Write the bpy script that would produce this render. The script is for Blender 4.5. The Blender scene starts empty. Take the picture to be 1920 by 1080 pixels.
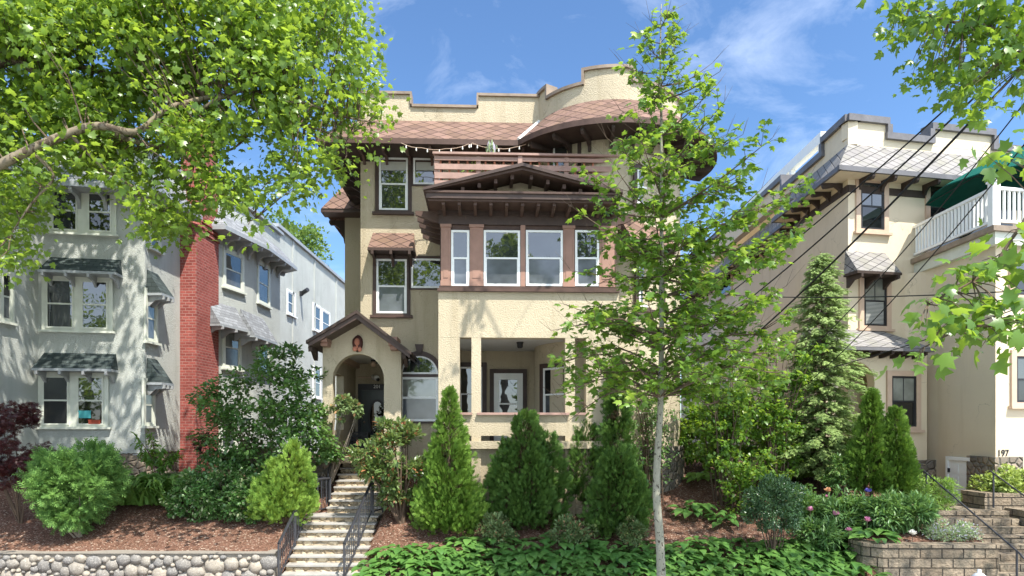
import bpy, bmesh, math, random
import numpy as np
from mathutils import Vector
random.seed(7)
rng = np.random.default_rng(7)
SC = bpy.context.scene
COL = SC.collection
FOC, EYE, HOR = 1280.0, 3.6, 800.0          # the photograph's focal length in its pixels, eye height, horizon row
R = math.radians


def pt(u, v, Y):
    return Vector(((u - 960) / FOC * Y, Y, EYE + (HOR - v) / FOC * Y))


# ------------------------------------------------------------------ materials
MATS = {}


class NT:
    def __init__(s, name):
        m = bpy.data.materials.new(name)
        m.use_nodes = True
        s.m, s.t = m, m.node_tree
        s.t.nodes.clear()
        s.out = s.n('ShaderNodeOutputMaterial')
        MATS[name] = m

    def n(s, typ, **kw):
        nd = s.t.nodes.new(typ)
        for k, v in kw.items():
            if k[0] == '_':
                nd.inputs[k[1:].replace('_', ' ')].default_value = v
            else:
                setattr(nd, k, v)
        return nd

    def l(s, a, b):
        s.t.links.new(a, b)

    def math(s, op, a, b=None, c=None):
        nd = s.n('ShaderNodeMath', operation=op)
        for i, x in enumerate((a, b, c)):
            if x is None:
                continue
            if isinstance(x, (int, float)):
                nd.inputs[i].default_value = x
            else:
                s.l(x, nd.inputs[i])
        return nd.outputs[0]

    def mix(s, f, a, b, mode='MIX'):
        nd = s.n('ShaderNodeMix', data_type='RGBA', blend_type=mode)
        for i, x in ((0, f), (6, a), (7, b)):
            if isinstance(x, (int, float)):
                nd.inputs[i].default_value = x
            elif isinstance(x, (tuple, list)):
                nd.inputs[i].default_value = (*x[:3], 1)
            else:
                s.l(x, nd.inputs[i])
        return nd.outputs[2]

    def pos(s):
        return s.n('ShaderNodeNewGeometry').outputs['Position']

    def noise(s, scale, detail=3, rough=.55, vec=None, dist=0.):
        nd = s.n('ShaderNodeTexNoise', _Scale=scale, _Detail=detail, _Roughness=rough, _Distortion=dist)
        s.l(vec if vec is not None else s.pos(), nd.inputs['Vector'])
        return nd.outputs['Fac']

    def ramp(s, f, a, b):
        nd = s.n('ShaderNodeMapRange', clamp=True)
        nd.inputs[1].default_value = a
        nd.inputs[2].default_value = b
        s.l(f, nd.inputs[0])
        return nd.outputs[0]

    def stretch(s, sx, sy, sz):
        nd = s.n('ShaderNodeMapping')
        nd.inputs['Scale'].default_value = (sx, sy, sz)
        s.l(s.pos(), nd.inputs[0])
        return nd.outputs[0]

    def bsdf(s, col, rough=.8, spec=.3, h=None, hs=.5, hd=.02, metal=0., ior=None):
        b = s.n('ShaderNodeBsdfPrincipled')
        if isinstance(col, (tuple, list)):
            b.inputs['Base Color'].default_value = (*col[:3], 1)
        else:
            s.l(col, b.inputs['Base Color'])
        if isinstance(rough, (int, float)):
            b.inputs['Roughness'].default_value = rough
        else:
            s.l(rough, b.inputs['Roughness'])
        b.inputs['Specular IOR Level'].default_value = spec
        b.inputs['Metallic'].default_value = metal
        if ior:
            b.inputs['IOR'].default_value = ior
        if h is not None:
            bp = s.n('ShaderNodeBump', _Strength=hs, _Distance=hd)
            s.l(h, bp.inputs['Height'])
            s.l(bp.outputs[0], b.inputs['Normal'])
        s.l(b.outputs[0], s.out.inputs[0])
        return b


def stucco(name, col, rough_sc=16., amp=.7, dist=.05, var=.12, dirt=(.5, .45, .36)):
    t = NT(name)
    big = t.noise(.7, 4, .6)
    c = t.mix(t.ramp(big, .3, .75), [x * (1 - var) for x in col], [min(1, x * (1 + var * .6)) for x in col])
    streak = t.noise(1.0, 5, .65, t.stretch(2.2, 2.2, .22))
    c = t.mix(t.math('MULTIPLY', t.ramp(streak, .53, .77), .5), c, [a * b for a, b in zip(col, dirt)])
    pz = t.n('ShaderNodeSeparateXYZ')
    t.l(t.pos(), pz.inputs[0])
    low = t.math('MULTIPLY', t.ramp(t.math('ADD', pz.outputs[2], t.math('MULTIPLY', t.noise(1.7, 4, .6), 1.6)), 4.4, 3.0), .35)
    c = t.mix(low, c, [a * b for a, b in zip(col, dirt)])
    fine = t.noise(rough_sc * 3.2, 2, .6)
    wob = t.n('ShaderNodeVectorMath', operation='MULTIPLY_ADD')
    nzc = t.n('ShaderNodeTexNoise', _Scale=2.4, _Detail=4.)
    t.l(t.pos(), nzc.inputs['Vector'])
    t.l(nzc.outputs['Color'], wob.inputs[0])
    wob.inputs[1].default_value = (.9, .9, .9)
    t.l(t.pos(), wob.inputs[2])
    ck = t.n('ShaderNodeTexVoronoi', feature='DISTANCE_TO_EDGE', _Scale=.5)
    t.l(wob.outputs[0], ck.inputs[0])
    crack = t.math('MULTIPLY', t.ramp(ck.outputs[0], .006, .001), t.ramp(t.noise(.9, 2), .52, .6))
    c = t.mix(t.math('MULTIPLY', crack, .5), c, [x * .35 for x in col])
    c = t.mix(t.math('MULTIPLY', t.ramp(t.noise(.45, 1, .4), .6, .62), .16), c, [min(1, x * 1.25) for x in col])
    c = t.mix(t.math('MULTIPLY', t.ramp(fine, .35, .15), .5), c, [x * .62 for x in col])
    co = t.noise(rough_sc, 3, .62, dist=.4)
    h = t.math('ADD', t.math('MULTIPLY', t.ramp(co, .3, .75), 1.), t.math('MULTIPLY', fine, .45))
    t.bsdf(c, .92, .1, h, amp, dist)


def paint(name, col, rough=.5, var=.15, spec=.35, grain=True, wear=None):
    t = NT(name)
    c = t.mix(t.ramp(t.noise(3.1, 4, .6), .3, .7), [x * (1 - var) for x in col], [min(1, x * (1 + var)) for x in col])
    if wear:
        w = t.noise(5., 6, .7, t.stretch(3., 3., .6))
        c = t.mix(t.math('MULTIPLY', t.ramp(w, .6, .72), .7), c, wear)
    h = t.noise(30, 3, .6, t.stretch(1, 1, .25)) if grain else None
    t.bsdf(c, rough, spec, h, .25, .008)


def shingle_diamond(name, col, dark, w=.36, hgt=.24, lo=.62, hi=1.32):
    t = NT(name)
    uv = t.n('ShaderNodeUVMap').outputs[0]
    sp = t.n('ShaderNodeSeparateXYZ')
    t.l(uv, sp.inputs[0])
    x = t.math('DIVIDE', sp.outputs[0], w)
    y = t.math('DIVIDE', sp.outputs[1], hgt)
    a, b = t.math('ADD', x, y), t.math('SUBTRACT', x, y)
    fa, fb = t.math('FRACT', a), t.math('FRACT', b)
    ea = t.math('MINIMUM', fa, t.math('SUBTRACT', 1., fa))
    eb = t.math('MINIMUM', fb, t.math('SUBTRACT', 1., fb))
    e = t.math('MINIMUM', ea, eb)
    wn = t.n('ShaderNodeTexWhiteNoise', noise_dimensions='2D')
    cb = t.n('ShaderNodeCombineXYZ')
    t.l(t.math('FLOOR', a), cb.inputs[0])
    t.l(t.math('FLOOR', b), cb.inputs[1])
    t.l(cb.outputs[0], wn.inputs[0])
    c = t.mix(wn.outputs[0], [k * lo for k in col], [min(1, k * hi) for k in col])
    c = t.mix(t.math('MULTIPLY', t.ramp(t.noise(2.2, 5, .65), .45, .75), .5), c, [col[0] * .8, col[1] * .85, col[2] * .55])
    c = t.mix(t.ramp(e, .045, .02), c, dark)
    h = t.math('ADD', t.ramp(e, 0., .07), t.math('MULTIPLY', t.math('SUBTRACT', fa, fb), .25))
    t.bsdf(c, .85, .2, h, .7, .02)


def shingle_strip(name, col, w=.3, hgt=.14):
    t = NT(name)
    uv = t.n('ShaderNodeUVMap').outputs[0]
    br = t.n('ShaderNodeTexBrick', _Scale=1., _Mortar_Size=.008, _Brick_Width=w, _Row_Height=hgt, _Bias=-.2)
    br.inputs['Color1'].default_value = (*[k * .65 for k in col], 1)
    br.inputs['Color2'].default_value = (*[k * 1.3 for k in col], 1)
    br.inputs['Mortar'].default_value = (*[k * .25 for k in col], 1)
    t.l(uv, br.inputs[0])
    c = t.mix(t.math('MULTIPLY', t.noise(40, 2, .6), .4), br.outputs[0], [k * 1.5 for k in col])
    t.bsdf(c, .9, .15, t.math('SUBTRACT', 1., br.outputs[1]), .6, .015)


def masonry(name, c1, c2, mortar, w, hgt, ms=.012, bump=.5, rough=18., dist=.02, stain=None):
    t = NT(name)
    uv = t.n('ShaderNodeUVMap').outputs[0]
    br = t.n('ShaderNodeTexBrick', _Scale=1., _Mortar_Size=ms, _Brick_Width=w, _Row_Height=hgt, _Mortar_Smooth=.3)
    br.inputs['Color1'].default_value = (*c1, 1)
    br.inputs['Color2'].default_value = (*c2, 1)
    br.inputs['Mortar'].default_value = (*mortar, 1)
    t.l(uv, br.inputs[0])
    c = t.mix(t.math('MULTIPLY', t.ramp(t.noise(1.3, 5, .65), .4, .7), .6), br.outputs[0], [k * .55 for k in c1])
    if stain:
        c = t.mix(t.math('MULTIPLY', t.ramp(t.noise(2.6, 6, .7), .5, .72), .75), c, stain)
    f = t.noise(rough, 4, .65)
    c = t.mix(t.math('MULTIPLY', t.ramp(f, .42, .25), .5), c, [k * .4 for k in c1])
    h = t.math('ADD', t.math('SUBTRACT', 1., br.outputs[1]), t.math('MULTIPLY', f, .8))
    t.bsdf(c, .93, .1, h, bump, dist)


def fieldstone(name, cols, mortar, sc=4.5, dist=.06):
    t = NT(name)
    p = t.stretch(1, 1, 1.25)
    v = t.n('ShaderNodeTexVoronoi', _Scale=sc)
    t.l(p, v.inputs[0])
    d = t.n('ShaderNodeTexVoronoi', feature='DISTANCE_TO_EDGE', _Scale=sc)
    t.l(p, d.inputs[0])
    hs = t.n('ShaderNodeSeparateColor')
    t.l(v.outputs['Color'], hs.inputs[0])
    c = t.mix(hs.outputs[0], cols[0], cols[1])
    c = t.mix(t.ramp(hs.outputs[1], .5, .7), c, cols[2])
    c = t.mix(t.math('MULTIPLY', t.noise(14, 5, .65), .5), c, [k * .5 for k in cols[0]])
    c = t.mix(t.ramp(d.outputs[0], .07, .03), c, mortar)
    h = t.math('ADD', t.ramp(d.outputs[0], .0, .2), t.math('MULTIPLY', t.noise(25, 4), .25))
    t.bsdf(c, .9, .15, h, .9, dist)


def leafmat(name, c1, c2, tr, fac=.38, rough=.42, spec=.35, c3=None, p3=.06):
    t = NT(name)
    rnd = t.n('ShaderNodeNewGeometry').outputs['Random Per Island']
    big = t.ramp(t.noise(1.4, 2, .5), .35, .65)
    f = t.math('MULTIPLY_ADD', rnd, .65, t.math('MULTIPLY', big, .35))
    c = t.mix(f, c1, c2)
    tc = t.mix(f, [k * .7 for k in tr], tr)
    if c3:
        g = t.ramp(rnd, 1 - p3, 1 - p3 + .01)
        c = t.mix(g, c, c3)
        tc = t.mix(g, tc, [k * 1.2 for k in c3])
    b = t.bsdf(c, rough, spec)
    tl = t.n('ShaderNodeBsdfTranslucent')
    t.l(tc, tl.inputs[0])
    mx = t.n('ShaderNodeMixShader')
    mx.inputs[0].default_value = fac
    t.l(b.outputs[0], mx.inputs[1])
    t.l(tl.outputs[0], mx.inputs[2])
    t.l(mx.outputs[0], t.out.inputs[0])


def bark(name, col, flake=None, fl=.62, sc=6.):
    t = NT(name)
    n1 = t.noise(sc * 2.5, 5, .65, t.stretch(1, 1, .35))
    c = t.mix(n1, [k * .6 for k in col], [min(1, k * 1.3) for k in col])
    if flake:
        f = t.noise(sc, 3, .6, t.stretch(1.6, 1.6, .9), .6)
        c = t.mix(t.ramp(f, fl, fl + .03), c, flake)
    t.bsdf(c, .9, .15, n1, .5, .02)


def glassmat(name, col, rough=.02, ior=2.1, wob=.02):
    t = NT(name)
    c = t.mix(t.ramp(t.noise(1.1, 3, .6), .35, .7), [k * .5 for k in col], [k * 1.5 for k in col])
    t.bsdf(c, rough, .5, t.noise(1.6, 2, .5), wob, .06, ior=ior)


stucco('stucco_tan', (.50, .43, .305), 31, .55, .028, .08)
stucco('stucco_grey', (.48, .50, .46), 34, .6, .03, .12, (.6, .64, .62))
stucco('stucco_beige', (.65, .555, .405), 26, .12, .01, .05, (.8, .75, .7))
paint('brown', (.060, .038, .030), .5, .2, .35, True, (.15, .09, .07))
paint('brown_pink', (.30, .175, .13), .55, .12, .3, True, (.24, .13, .09))
paint('rail_brown', (.34, .22, .18), .6, .2, .25, True, (.42, .27, .22))
paint('cap_brown', (.24, .185, .135), .5, .25)
paint('cap_grey', (.13, .125, .13), .5, .2)
paint('white', (.78, .79, .76), .4, .04, .4, False)
paint('cream', (.60, .62, .53), .5, .08, .4, False)
paint('casing_beige', (.52, .38, .28), .5, .08, .3, False)
paint('black', (.02, .02, .022), .45, .2, .4, False)
paint('wrought_iron', (.035, .035, .04), .4, .2, .5, False)
paint('door_dark', (.018, .028, .025), .35, .2, .5, False)
paint('ceiling_board', (.58, .58, .56), .6, .05, .2, True)
paint('dark_wood', (.05, .035, .028), .6, .2, .25)
paint('bracket_brown', (.085, .052, .040), .55, .25, .25)
paint('bracket_grey', (.33, .34, .34), .55, .15, .3)
paint('gutter_grey', (.30, .32, .33), .45, .15, .4, False)
paint('concrete', (.42, .40, .36), .9, .15, .1)
paint('bluestone', (.33, .315, .285), .85, .2, .15, True)
paint('terracotta', (.40, .16, .10), .7, .25, .2, True, (.6, .4, .32))
paint('hair_brown', (.06, .02, .014), .6, .25, .3)
paint('green_cloth', (.006, .085, .062), .8, .12, .1, False)
paint('hydrant_white', (.62, .64, .66), .4, .1, .5, False)
paint('wire_black', (.012, .012, .013), .5, .1, .3, False)
paint('bulb', (.85, .83, .76), .2, .05, .5, False)
paint('yellow_plastic', (.55, .42, .08), .5, .15, .4, False)
paint('teal_paper', (.08, .38, .40), .7, .05, .2, False)
paint('red_paper', (.35, .07, .04), .7, .05, .2, False)
paint('asphalt', (.22, .215, .21), .95, .25, .15)
glassmat('glass', (.03, .035, .034), .015, 2.05, .05)
paint('blind', (.42, .42, .38), .8, .05, .2, True)
glassmat('glass_shade', (.16, .17, .15), .03, 2.0, .03)
glassmat('screen', (.085, .095, .105), .12, 1.75, .02)
glassmat('glass_dark', (.012, .013, .014), .02, 1.7, .02)
shingle_diamond('diamond_red', (.185, .115, .09), (.025, .015, .013), .46, .36, .75, 1.22)
shingle_diamond('diamond_grey', (.25, .235, .225), (.03, .03, .032), .46, .30, .86, 1.1)
shingle_strip('shingle_grey', (.22, .23, .24))
shingle_strip('shingle_dark', (.055, .07, .068))
masonry('brick_red', (.37, .10, .082), (.23, .058, .05), (.38, .21, .18), .24, .10, .013, .7, 20., .015)
masonry('split_block', (.255, .2, .14), (.335, .275, .2), (.045, .04, .034), .45, .205, .014, 1., 11., .09, (.06, .07, .06))
fieldstone('stair_stone', ((.56, .42, .25), (.38, .31, .23), (.66, .55, .38)), (.36, .29, .2), 5.2)
fieldstone('foundation_stone', ((.26, .22, .17), (.15, .13, .11), (.34, .27, .2)), (.20, .18, .15), 4.2)


def cobble():
    t = NT('cobble')
    rnd = t.n('ShaderNodeNewGeometry').outputs['Random Per Island']
    c = t.mix(rnd, (.15, .148, .145), (.38, .33, .255))
    c = t.mix(t.math('MULTIPLY', t.ramp(t.noise(9, 6, .7), .42, .7), .6), c, (.14, .125, .11))
    c = t.mix(t.math('MULTIPLY', t.ramp(t.noise(38, 3, .6), .5, .68), .45), c, (.55, .52, .46))
    t.bsdf(c, .85, .2, t.noise(26, 5, .65), .5, .03)
    t = NT('mortar')
    t.bsdf(t.mix(t.noise(9, 5, .7), (.17, .15, .125), (.30, .27, .225)), .95, .1, t.noise(40, 4), .6, .02)


cobble()


def mulch():
    t = NT('mulch')
    v = t.n('ShaderNodeTexVoronoi', _Scale=34., _Randomness=1.)
    t.l(t.stretch(1., 1.9, 1.), v.inputs[0])
    hs = t.n('ShaderNodeSeparateColor')
    t.l(v.outputs['Color'], hs.inputs[0])
    c = t.mix(hs.outputs[0], (.055, .027, .017), (.235, .13, .088))
    c = t.mix(t.math('MULTIPLY', t.ramp(t.noise(1.3, 4, .6), .45, .7), .5), c, (.16, .085, .06))
    c = t.mix(t.ramp(hs.outputs[1], .93, .95), c, (.42, .33, .25))
    h = t.math('ADD', hs.outputs[2], t.math('MULTIPLY', t.noise(9, 4), 1.2))
    t.bsdf(c, .95, .1, h, 1., .035)
    t = NT('paving')
    c = t.mix(t.ramp(t.noise(1.1, 5, .65), .35, .7), (.42, .41, .38), (.55, .53, .49))
    c = t.mix(t.math('MULTIPLY', t.ramp(t.noise(60, 2), .55, .7), .4), c, (.25, .24, .22))
    t.bsdf(c, .92, .15, t.noise(80, 3), .3, .01)


mulch()
leafmat('leaf_plane', (.04, .095, .018), (.185, .29, .035), (.47, .65, .06), .44, .36, .5)
leafmat('leaf_young', (.06, .14, .022), (.155, .28, .045), (.42, .62, .06), .42, .36, .4, (.32, .42, .07), .05)
leafmat('leaf_near', (.05, .125, .022), (.13, .24, .035), (.40, .58, .05), .42, .36, .45)
leafmat('leaf_far', (.09, .165, .04), (.16, .26, .06), (.30, .42, .08), .35, .5, .3)
leafmat('thuja_green', (.055, .13, .02), (.19, .31, .05), (.2, .34, .04), .28, .5, .12)
leafmat('thuja_dark', (.035, .09, .022), (.125, .225, .045), (.16, .26, .04), .24, .5, .12)
leafmat('thuja_gold', (.11, .23, .04), (.28, .415, .075), (.38, .46, .05), .3, .5, .12)
leafmat('thuja_fresh', (.05, .135, .036), (.20, .345, .085), (.22, .40, .08), .3, .5, .12)
leafmat('thuja_brown', (.10, .065, .035), (.06, .055, .025), (.1, .07, .03), .15, .7, .2)
leafmat('hemlock', (.13, .215, .06), (.37, .47, .17), (.3, .42, .12), .28, .5, .12)
leafmat('maple_purple', (.035, .014, .015), (.085, .030, .028), (.22, .04, .03), .3, .4, .4)
leafmat('viburnum', (.045, .12, .03), (.15, .26, .07), (.22, .36, .06), .32, .33, .5)
leafmat('euonymus', (.045, .13, .03), (.15, .27, .08), (.18, .34, .06), .28, .3, .5, (.42, .48, .26), .12)
leafmat('pieris', (.07, .13, .035), (.19, .26, .09), (.28, .38, .08), .28, .33, .5, (.36, .15, .07), .1)
leafmat('azalea', (.10, .165, .06), (.23, .30, .12), (.28, .36, .1), .28, .45, .3, (.42, .24, .12), .06)
leafmat('privet', (.028, .08, .034), (.11, .185, .085), (.1, .2, .04), .24, .3, .5)
leafmat('hosta', (.055, .15, .032), (.14, .27, .06), (.24, .42, .06), .28, .35, .45)
leafmat('hosta_bright', (.16, .30, .05), (.30, .44, .10), (.4, .6, .08), .3, .4, .4)
leafmat('grass_blade', (.07, .16, .03), (.16, .29, .06), (.3, .5, .08), .32, .4, .4)
leafmat('peony_leaf', (.06, .16, .045), (.20, .33, .11), (.25, .42, .08), .3, .35, .45)
leafmat('spirea', (.24, .33, .08), (.42, .50, .16), (.45, .55, .1), .3, .5, .3)
leafmat('catmint', (.24, .34, .16), (.42, .50, .30), (.4, .5, .2), .3, .5, .3, (.55, .52, .62), .15)
leafmat('petal_pink', (.62, .22, .42), (.78, .42, .58), (.8, .4, .5), .3, .5, .3)
leafmat('petal_white', (.78, .76, .72), (.88, .86, .82), (.8, .8, .7), .3, .5, .3)
leafmat('petal_peach', (.80, .42, .22), (.85, .55, .35), (.8, .5, .3), .3, .5, .3)
leafmat('petal_violet', (.12, .09, .42), (.2, .16, .55), (.2, .2, .6), .3, .5, .3)
bark('bark_plane', (.20, .165, .115), (.085, .065, .045), .52, 6.)
bark('bark_young', (.28, .27, .205), (.05, .04, .03), .585, 13.)
bark('bark_brown', (.12, .085, .06))
bark('bark_twig', (.13, .095, .065))
bark('bark_grey', (.25, .21, .165))

# ------------------------------------------------------------------ objects
ORG = {}


def props(o, label=None, cat=None, group=None, kind=None):
    for k, v in (('label', label), ('category', cat), ('group', group), ('kind', kind)):
        if v:
            o[k] = v
    return o


def thing(name, label, cat, loc=(0, 0, 0), group=None, kind=None):
    o = bpy.data.objects.new(name, None)
    o.empty_display_size = .3
    COL.objects.link(o)
    o.location = loc
    ORG[o.name] = Vector(loc)
    return props(o, label, cat, group, kind)


def place(name, me, mat, parent, org):
    me.materials.append(MATS[mat])
    o = bpy.data.objects.new(name, me)
    COL.objects.link(o)
    if parent:
        o.parent = parent
        ORG[o.name] = ORG[parent.name]
    else:
        o.location = org
        ORG[o.name] = Vector(org)
    return o


class Face:
    """A wall plane: s runs along it, n is the distance in front of it, z is up."""

    def __init__(f, ox, oy, deg):
        a = R(deg)
        f.o, f.t, f.nv, f.a = (ox, oy), (math.cos(a), math.sin(a)), (math.sin(a), -math.cos(a)), a

    def at(f, u, v, n=0.):
        k = (u - 960) / FOC
        Y = (n + f.o[0] * f.nv[0] + f.o[1] * f.nv[1]) / (k * f.nv[0] + f.nv[1])
        X = k * Y
        return (X - f.o[0]) * f.t[0] + (Y - f.o[1]) * f.t[1], EYE + (HOR - v) / FOC * Y

    def s(f, u, n=0.):
        return f.at(u, 800, n)[0]

    def z(f, v, u=960, n=0.):
        return f.at(u, v, n)[1]

    def w(f, s, n, z):
        return (f.o[0] + s * f.t[0] + n * f.nv[0], f.o[1] + s * f.t[1] + n * f.nv[1], z)

    def shift(f, n, s=0.):
        x, y, _ = f.w(s, n, 0)
        return Face(x, y, math.degrees(f.a))


class MB:
    def __init__(m):
        m.v, m.f, m.uv = [], [], []

    def face(m, pts, uv=None):
        i = len(m.v)
        m.v += [tuple(p) for p in pts]
        m.f.append(tuple(range(i, i + len(pts))))
        if uv is None:
            p = [Vector(q) for q in pts]
            nn = Vector((0, 0, 0))
            for k in range(len(p)):
                a, b = p[k], p[(k + 1) % len(p)]
                nn += a.cross(b)
            if nn.length < 1e-9:
                nn = Vector((0, 0, 1))
            nn.normalize()
            if abs(nn.z) > .97:
                uv = [(q.x, q.y) for q in p]
            else:
                t = Vector((-nn.y, nn.x, 0)).normalized()
                b = nn.cross(t)
                if b.z < 0:
                    b = -b
                uv = [(q.dot(t), q.dot(b)) for q in p]
        m.uv.append(uv)

    def hexa(m, c):
        for q in ((0, 1, 2, 3), (4, 7, 6, 5), (0, 4, 5, 1), (1, 5, 6, 2), (2, 6, 7, 3), (3, 7, 4, 0)):
            m.face([c[k] for k in q])
        return m

    def box(m, x0, x1, y0, y1, z0, z1):
        return m.hexa([(x0, y0, z0), (x1, y0, z0), (x1, y1, z0), (x0, y1, z0), (x0, y0, z1), (x1, y0, z1), (x1, y1, z1), (x0, y1, z1)])

    def fbox(m, F, s0, s1, n0, n1, z0, z1):
        return m.hexa([F.w(s0, n1, z0), F.w(s1, n1, z0), F.w(s1, n0, z0), F.w(s0, n0, z0),
                       F.w(s0, n1, z1), F.w(s1, n1, z1), F.w(s1, n0, z1), F.w(s0, n0, z1)])

    def fprism(m, F, out, n0, n1):
        """(s, z) outline extruded from n0 to n1"""
        k = len(out)
        m.face([F.w(s, n1, z) for s, z in out])
        m.face([F.w(s, n0, z) for s, z in reversed(out)])
        for i in range(k):
            (a, b), (c, d) = out[i], out[(i + 1) % k]
            m.face([F.w(a, n1, b), F.w(a, n0, b), F.w(c, n0, d), F.w(c, n1, d)])
        return m

    def fprof(m, F, s, wd, prof):
        """(n, z) profile extruded along s"""
        k = len(prof)
        m.face([F.w(s - wd / 2, n, z) for n, z in prof])
        m.face([F.w(s + wd / 2, n, z) for n, z in reversed(prof)])
        for i in range(k):
            (a, b), (c, d) = prof[i], prof[(i + 1) % k]
            m.face([F.w(s - wd / 2, a, b), F.w(s + wd / 2, a, b), F.w(s + wd / 2, c, d), F.w(s - wd / 2, c, d)])
        return m

    def vprism(m, pts, z0, z1):
        """plan outline raised from z0 to z1"""
        k = len(pts)
        m.face([(x, y, z1) for x, y in pts])
        m.face([(x, y, z0) for x, y in reversed(pts)])
        for i in range(k):
            (a, b), (c, d) = pts[i], pts[(i + 1) % k]
            m.face([(a, b, z0), (c, d, z0), (c, d, z1), (a, b, z1)])
        return m

    def tube(m, pts, rad, seg=6, cap=True):
        pts = [Vector(p) for p in pts]
        if isinstance(rad, (int, float)):
            rad = [rad] * len(pts)
        base = len(m.v)
        up = Vector((.13, .31, .94))
        for i, p in enumerate(pts):
            d = (pts[min(i + 1, len(pts) - 1)] - pts[max(i - 1, 0)])
            if d.length < 1e-9:
                d = Vector((0, 0, 1))
            d.normalize()
            a = d.cross(up)
            if a.length < .05:
                a = d.cross(Vector((1, 0, 0)))
            a.normalize()
            b = d.cross(a)
            for k in range(seg):
                t = 2 * math.pi * k / seg
                m.v.append(tuple(p + (a * math.cos(t) + b * math.sin(t)) * rad[i]))
        for i in range(len(pts) - 1):
            for k in range(seg):
                q = (base + i * seg + k, base + i * seg + (k + 1) % seg, base + (i + 1) * seg + (k + 1) % seg, base + (i + 1) * seg + k)
                m.f.append(q)
                m.uv.append([(k / seg, i * .2), ((k + 1) / seg, i * .2), ((k + 1) / seg, i * .2 + .2), (k / seg, i * .2 + .2)])
        if cap:
            for i0 in (base, base + (len(pts) - 1) * seg):
                m.f.append(tuple(range(i0, i0 + seg)))
                m.uv.append([(0, 0)] * seg)
        return m

    def bar(m, a, b, w=.02):
        return m.tube([a, b], w / 2 * 1.414, 4)

    def lathe(m, c, prof, seg=16):
        """(r, z) profile turned about the vertical through c"""
        b = len(m.v)
        for r, z in prof:
            for k in range(seg):
                t = 2 * math.pi * k / seg
                m.v.append((c[0] + r * math.cos(t), c[1] + r * math.sin(t), c[2] + z))
        for i in range(len(prof) - 1):
            for k in range(seg):
                m.f.append((b + i * seg + k, b + i * seg + (k + 1) % seg, b + (i + 1) * seg + (k + 1) % seg, b + (i + 1) * seg + k))
                m.uv.append([(0, 0)] * 4)
        for i0 in (b, b + (len(prof) - 1) * seg):
            m.f.append(tuple(range(i0, i0 + seg)))
            m.uv.append([(0, 0)] * seg)
        return m

    def ball(m, c, rx, ry, rz, nu=10, nv=7, jit=0.):
        b = len(m.v)
        for i in range(nv + 1):
            th = math.pi * i / nv
            for k in range(nu):
                ph = 2 * math.pi * k / nu
                j = 1 + jit * (random.random() - .5)
                m.v.append((c[0] + rx * j * math.sin(th) * math.cos(ph), c[1] + ry * j * math.sin(th) * math.sin(ph), c[2] + rz * j * math.cos(th)))
        for i in range(nv):
            for k in range(nu):
                m.f.append((b + i * nu + k, b + (i + 1) * nu + k, b + (i + 1) * nu + (k + 1) % nu, b + i * nu + (k + 1) % nu))
                m.uv.append([(0, 0)] * 4)
        return m

    def build(m, name, mat, parent=None, org=(0, 0, 0), smooth=False, fix=True, bevel=0.):
        o0 = ORG[parent.name] if parent else Vector(org)
        me = bpy.data.meshes.new(name)
        me.from_pydata([(x - o0.x, y - o0.y, z - o0.z) for x, y, z in m.v], [], m.f)
        ul = me.uv_layers.new(name='UVMap')
        flat = np.array([c for f in m.uv for p in f for c in p], dtype=np.float32)
        ul.data.foreach_set('uv', flat)
        if fix:
            bm = bmesh.new()
            bm.from_mesh(me)
            bmesh.ops.remove_doubles(bm, verts=bm.verts, dist=1e-5)
            bmesh.ops.recalc_face_normals(bm, faces=bm.faces)
            bm.to_mesh(me)
            bm.free()
        if smooth:
            me.polygons.foreach_set('use_smooth', [True] * len(me.polygons))
        o = place(name, me, mat, parent, org)
        if bevel:
            md = o.modifiers.new('bevel', 'BEVEL')
            md.width = bevel
            md.segments = 2
            md.limit_method = 'ANGLE'
        return o


def text(body, size, F, s, n, z, mat, name, parent, depth=.008):
    cu = bpy.data.curves.new(name, 'FONT')
    cu.body = body
    cu.size = size
    cu.extrude = depth
    cu.align_x = 'CENTER'
    cu.align_y = 'CENTER'
    cu.materials.append(MATS[mat])
    tmp = bpy.data.objects.new(name, cu)
    me = bpy.data.meshes.new_from_object(tmp)
    bpy.data.objects.remove(tmp)
    o = bpy.data.objects.new(name, me)
    COL.objects.link(o)
    o.parent = parent
    o.location = Vector(F.w(s, n, z)) - ORG[parent.name]
    o.rotation_euler = (R(90), 0, F.a)
    return o

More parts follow.
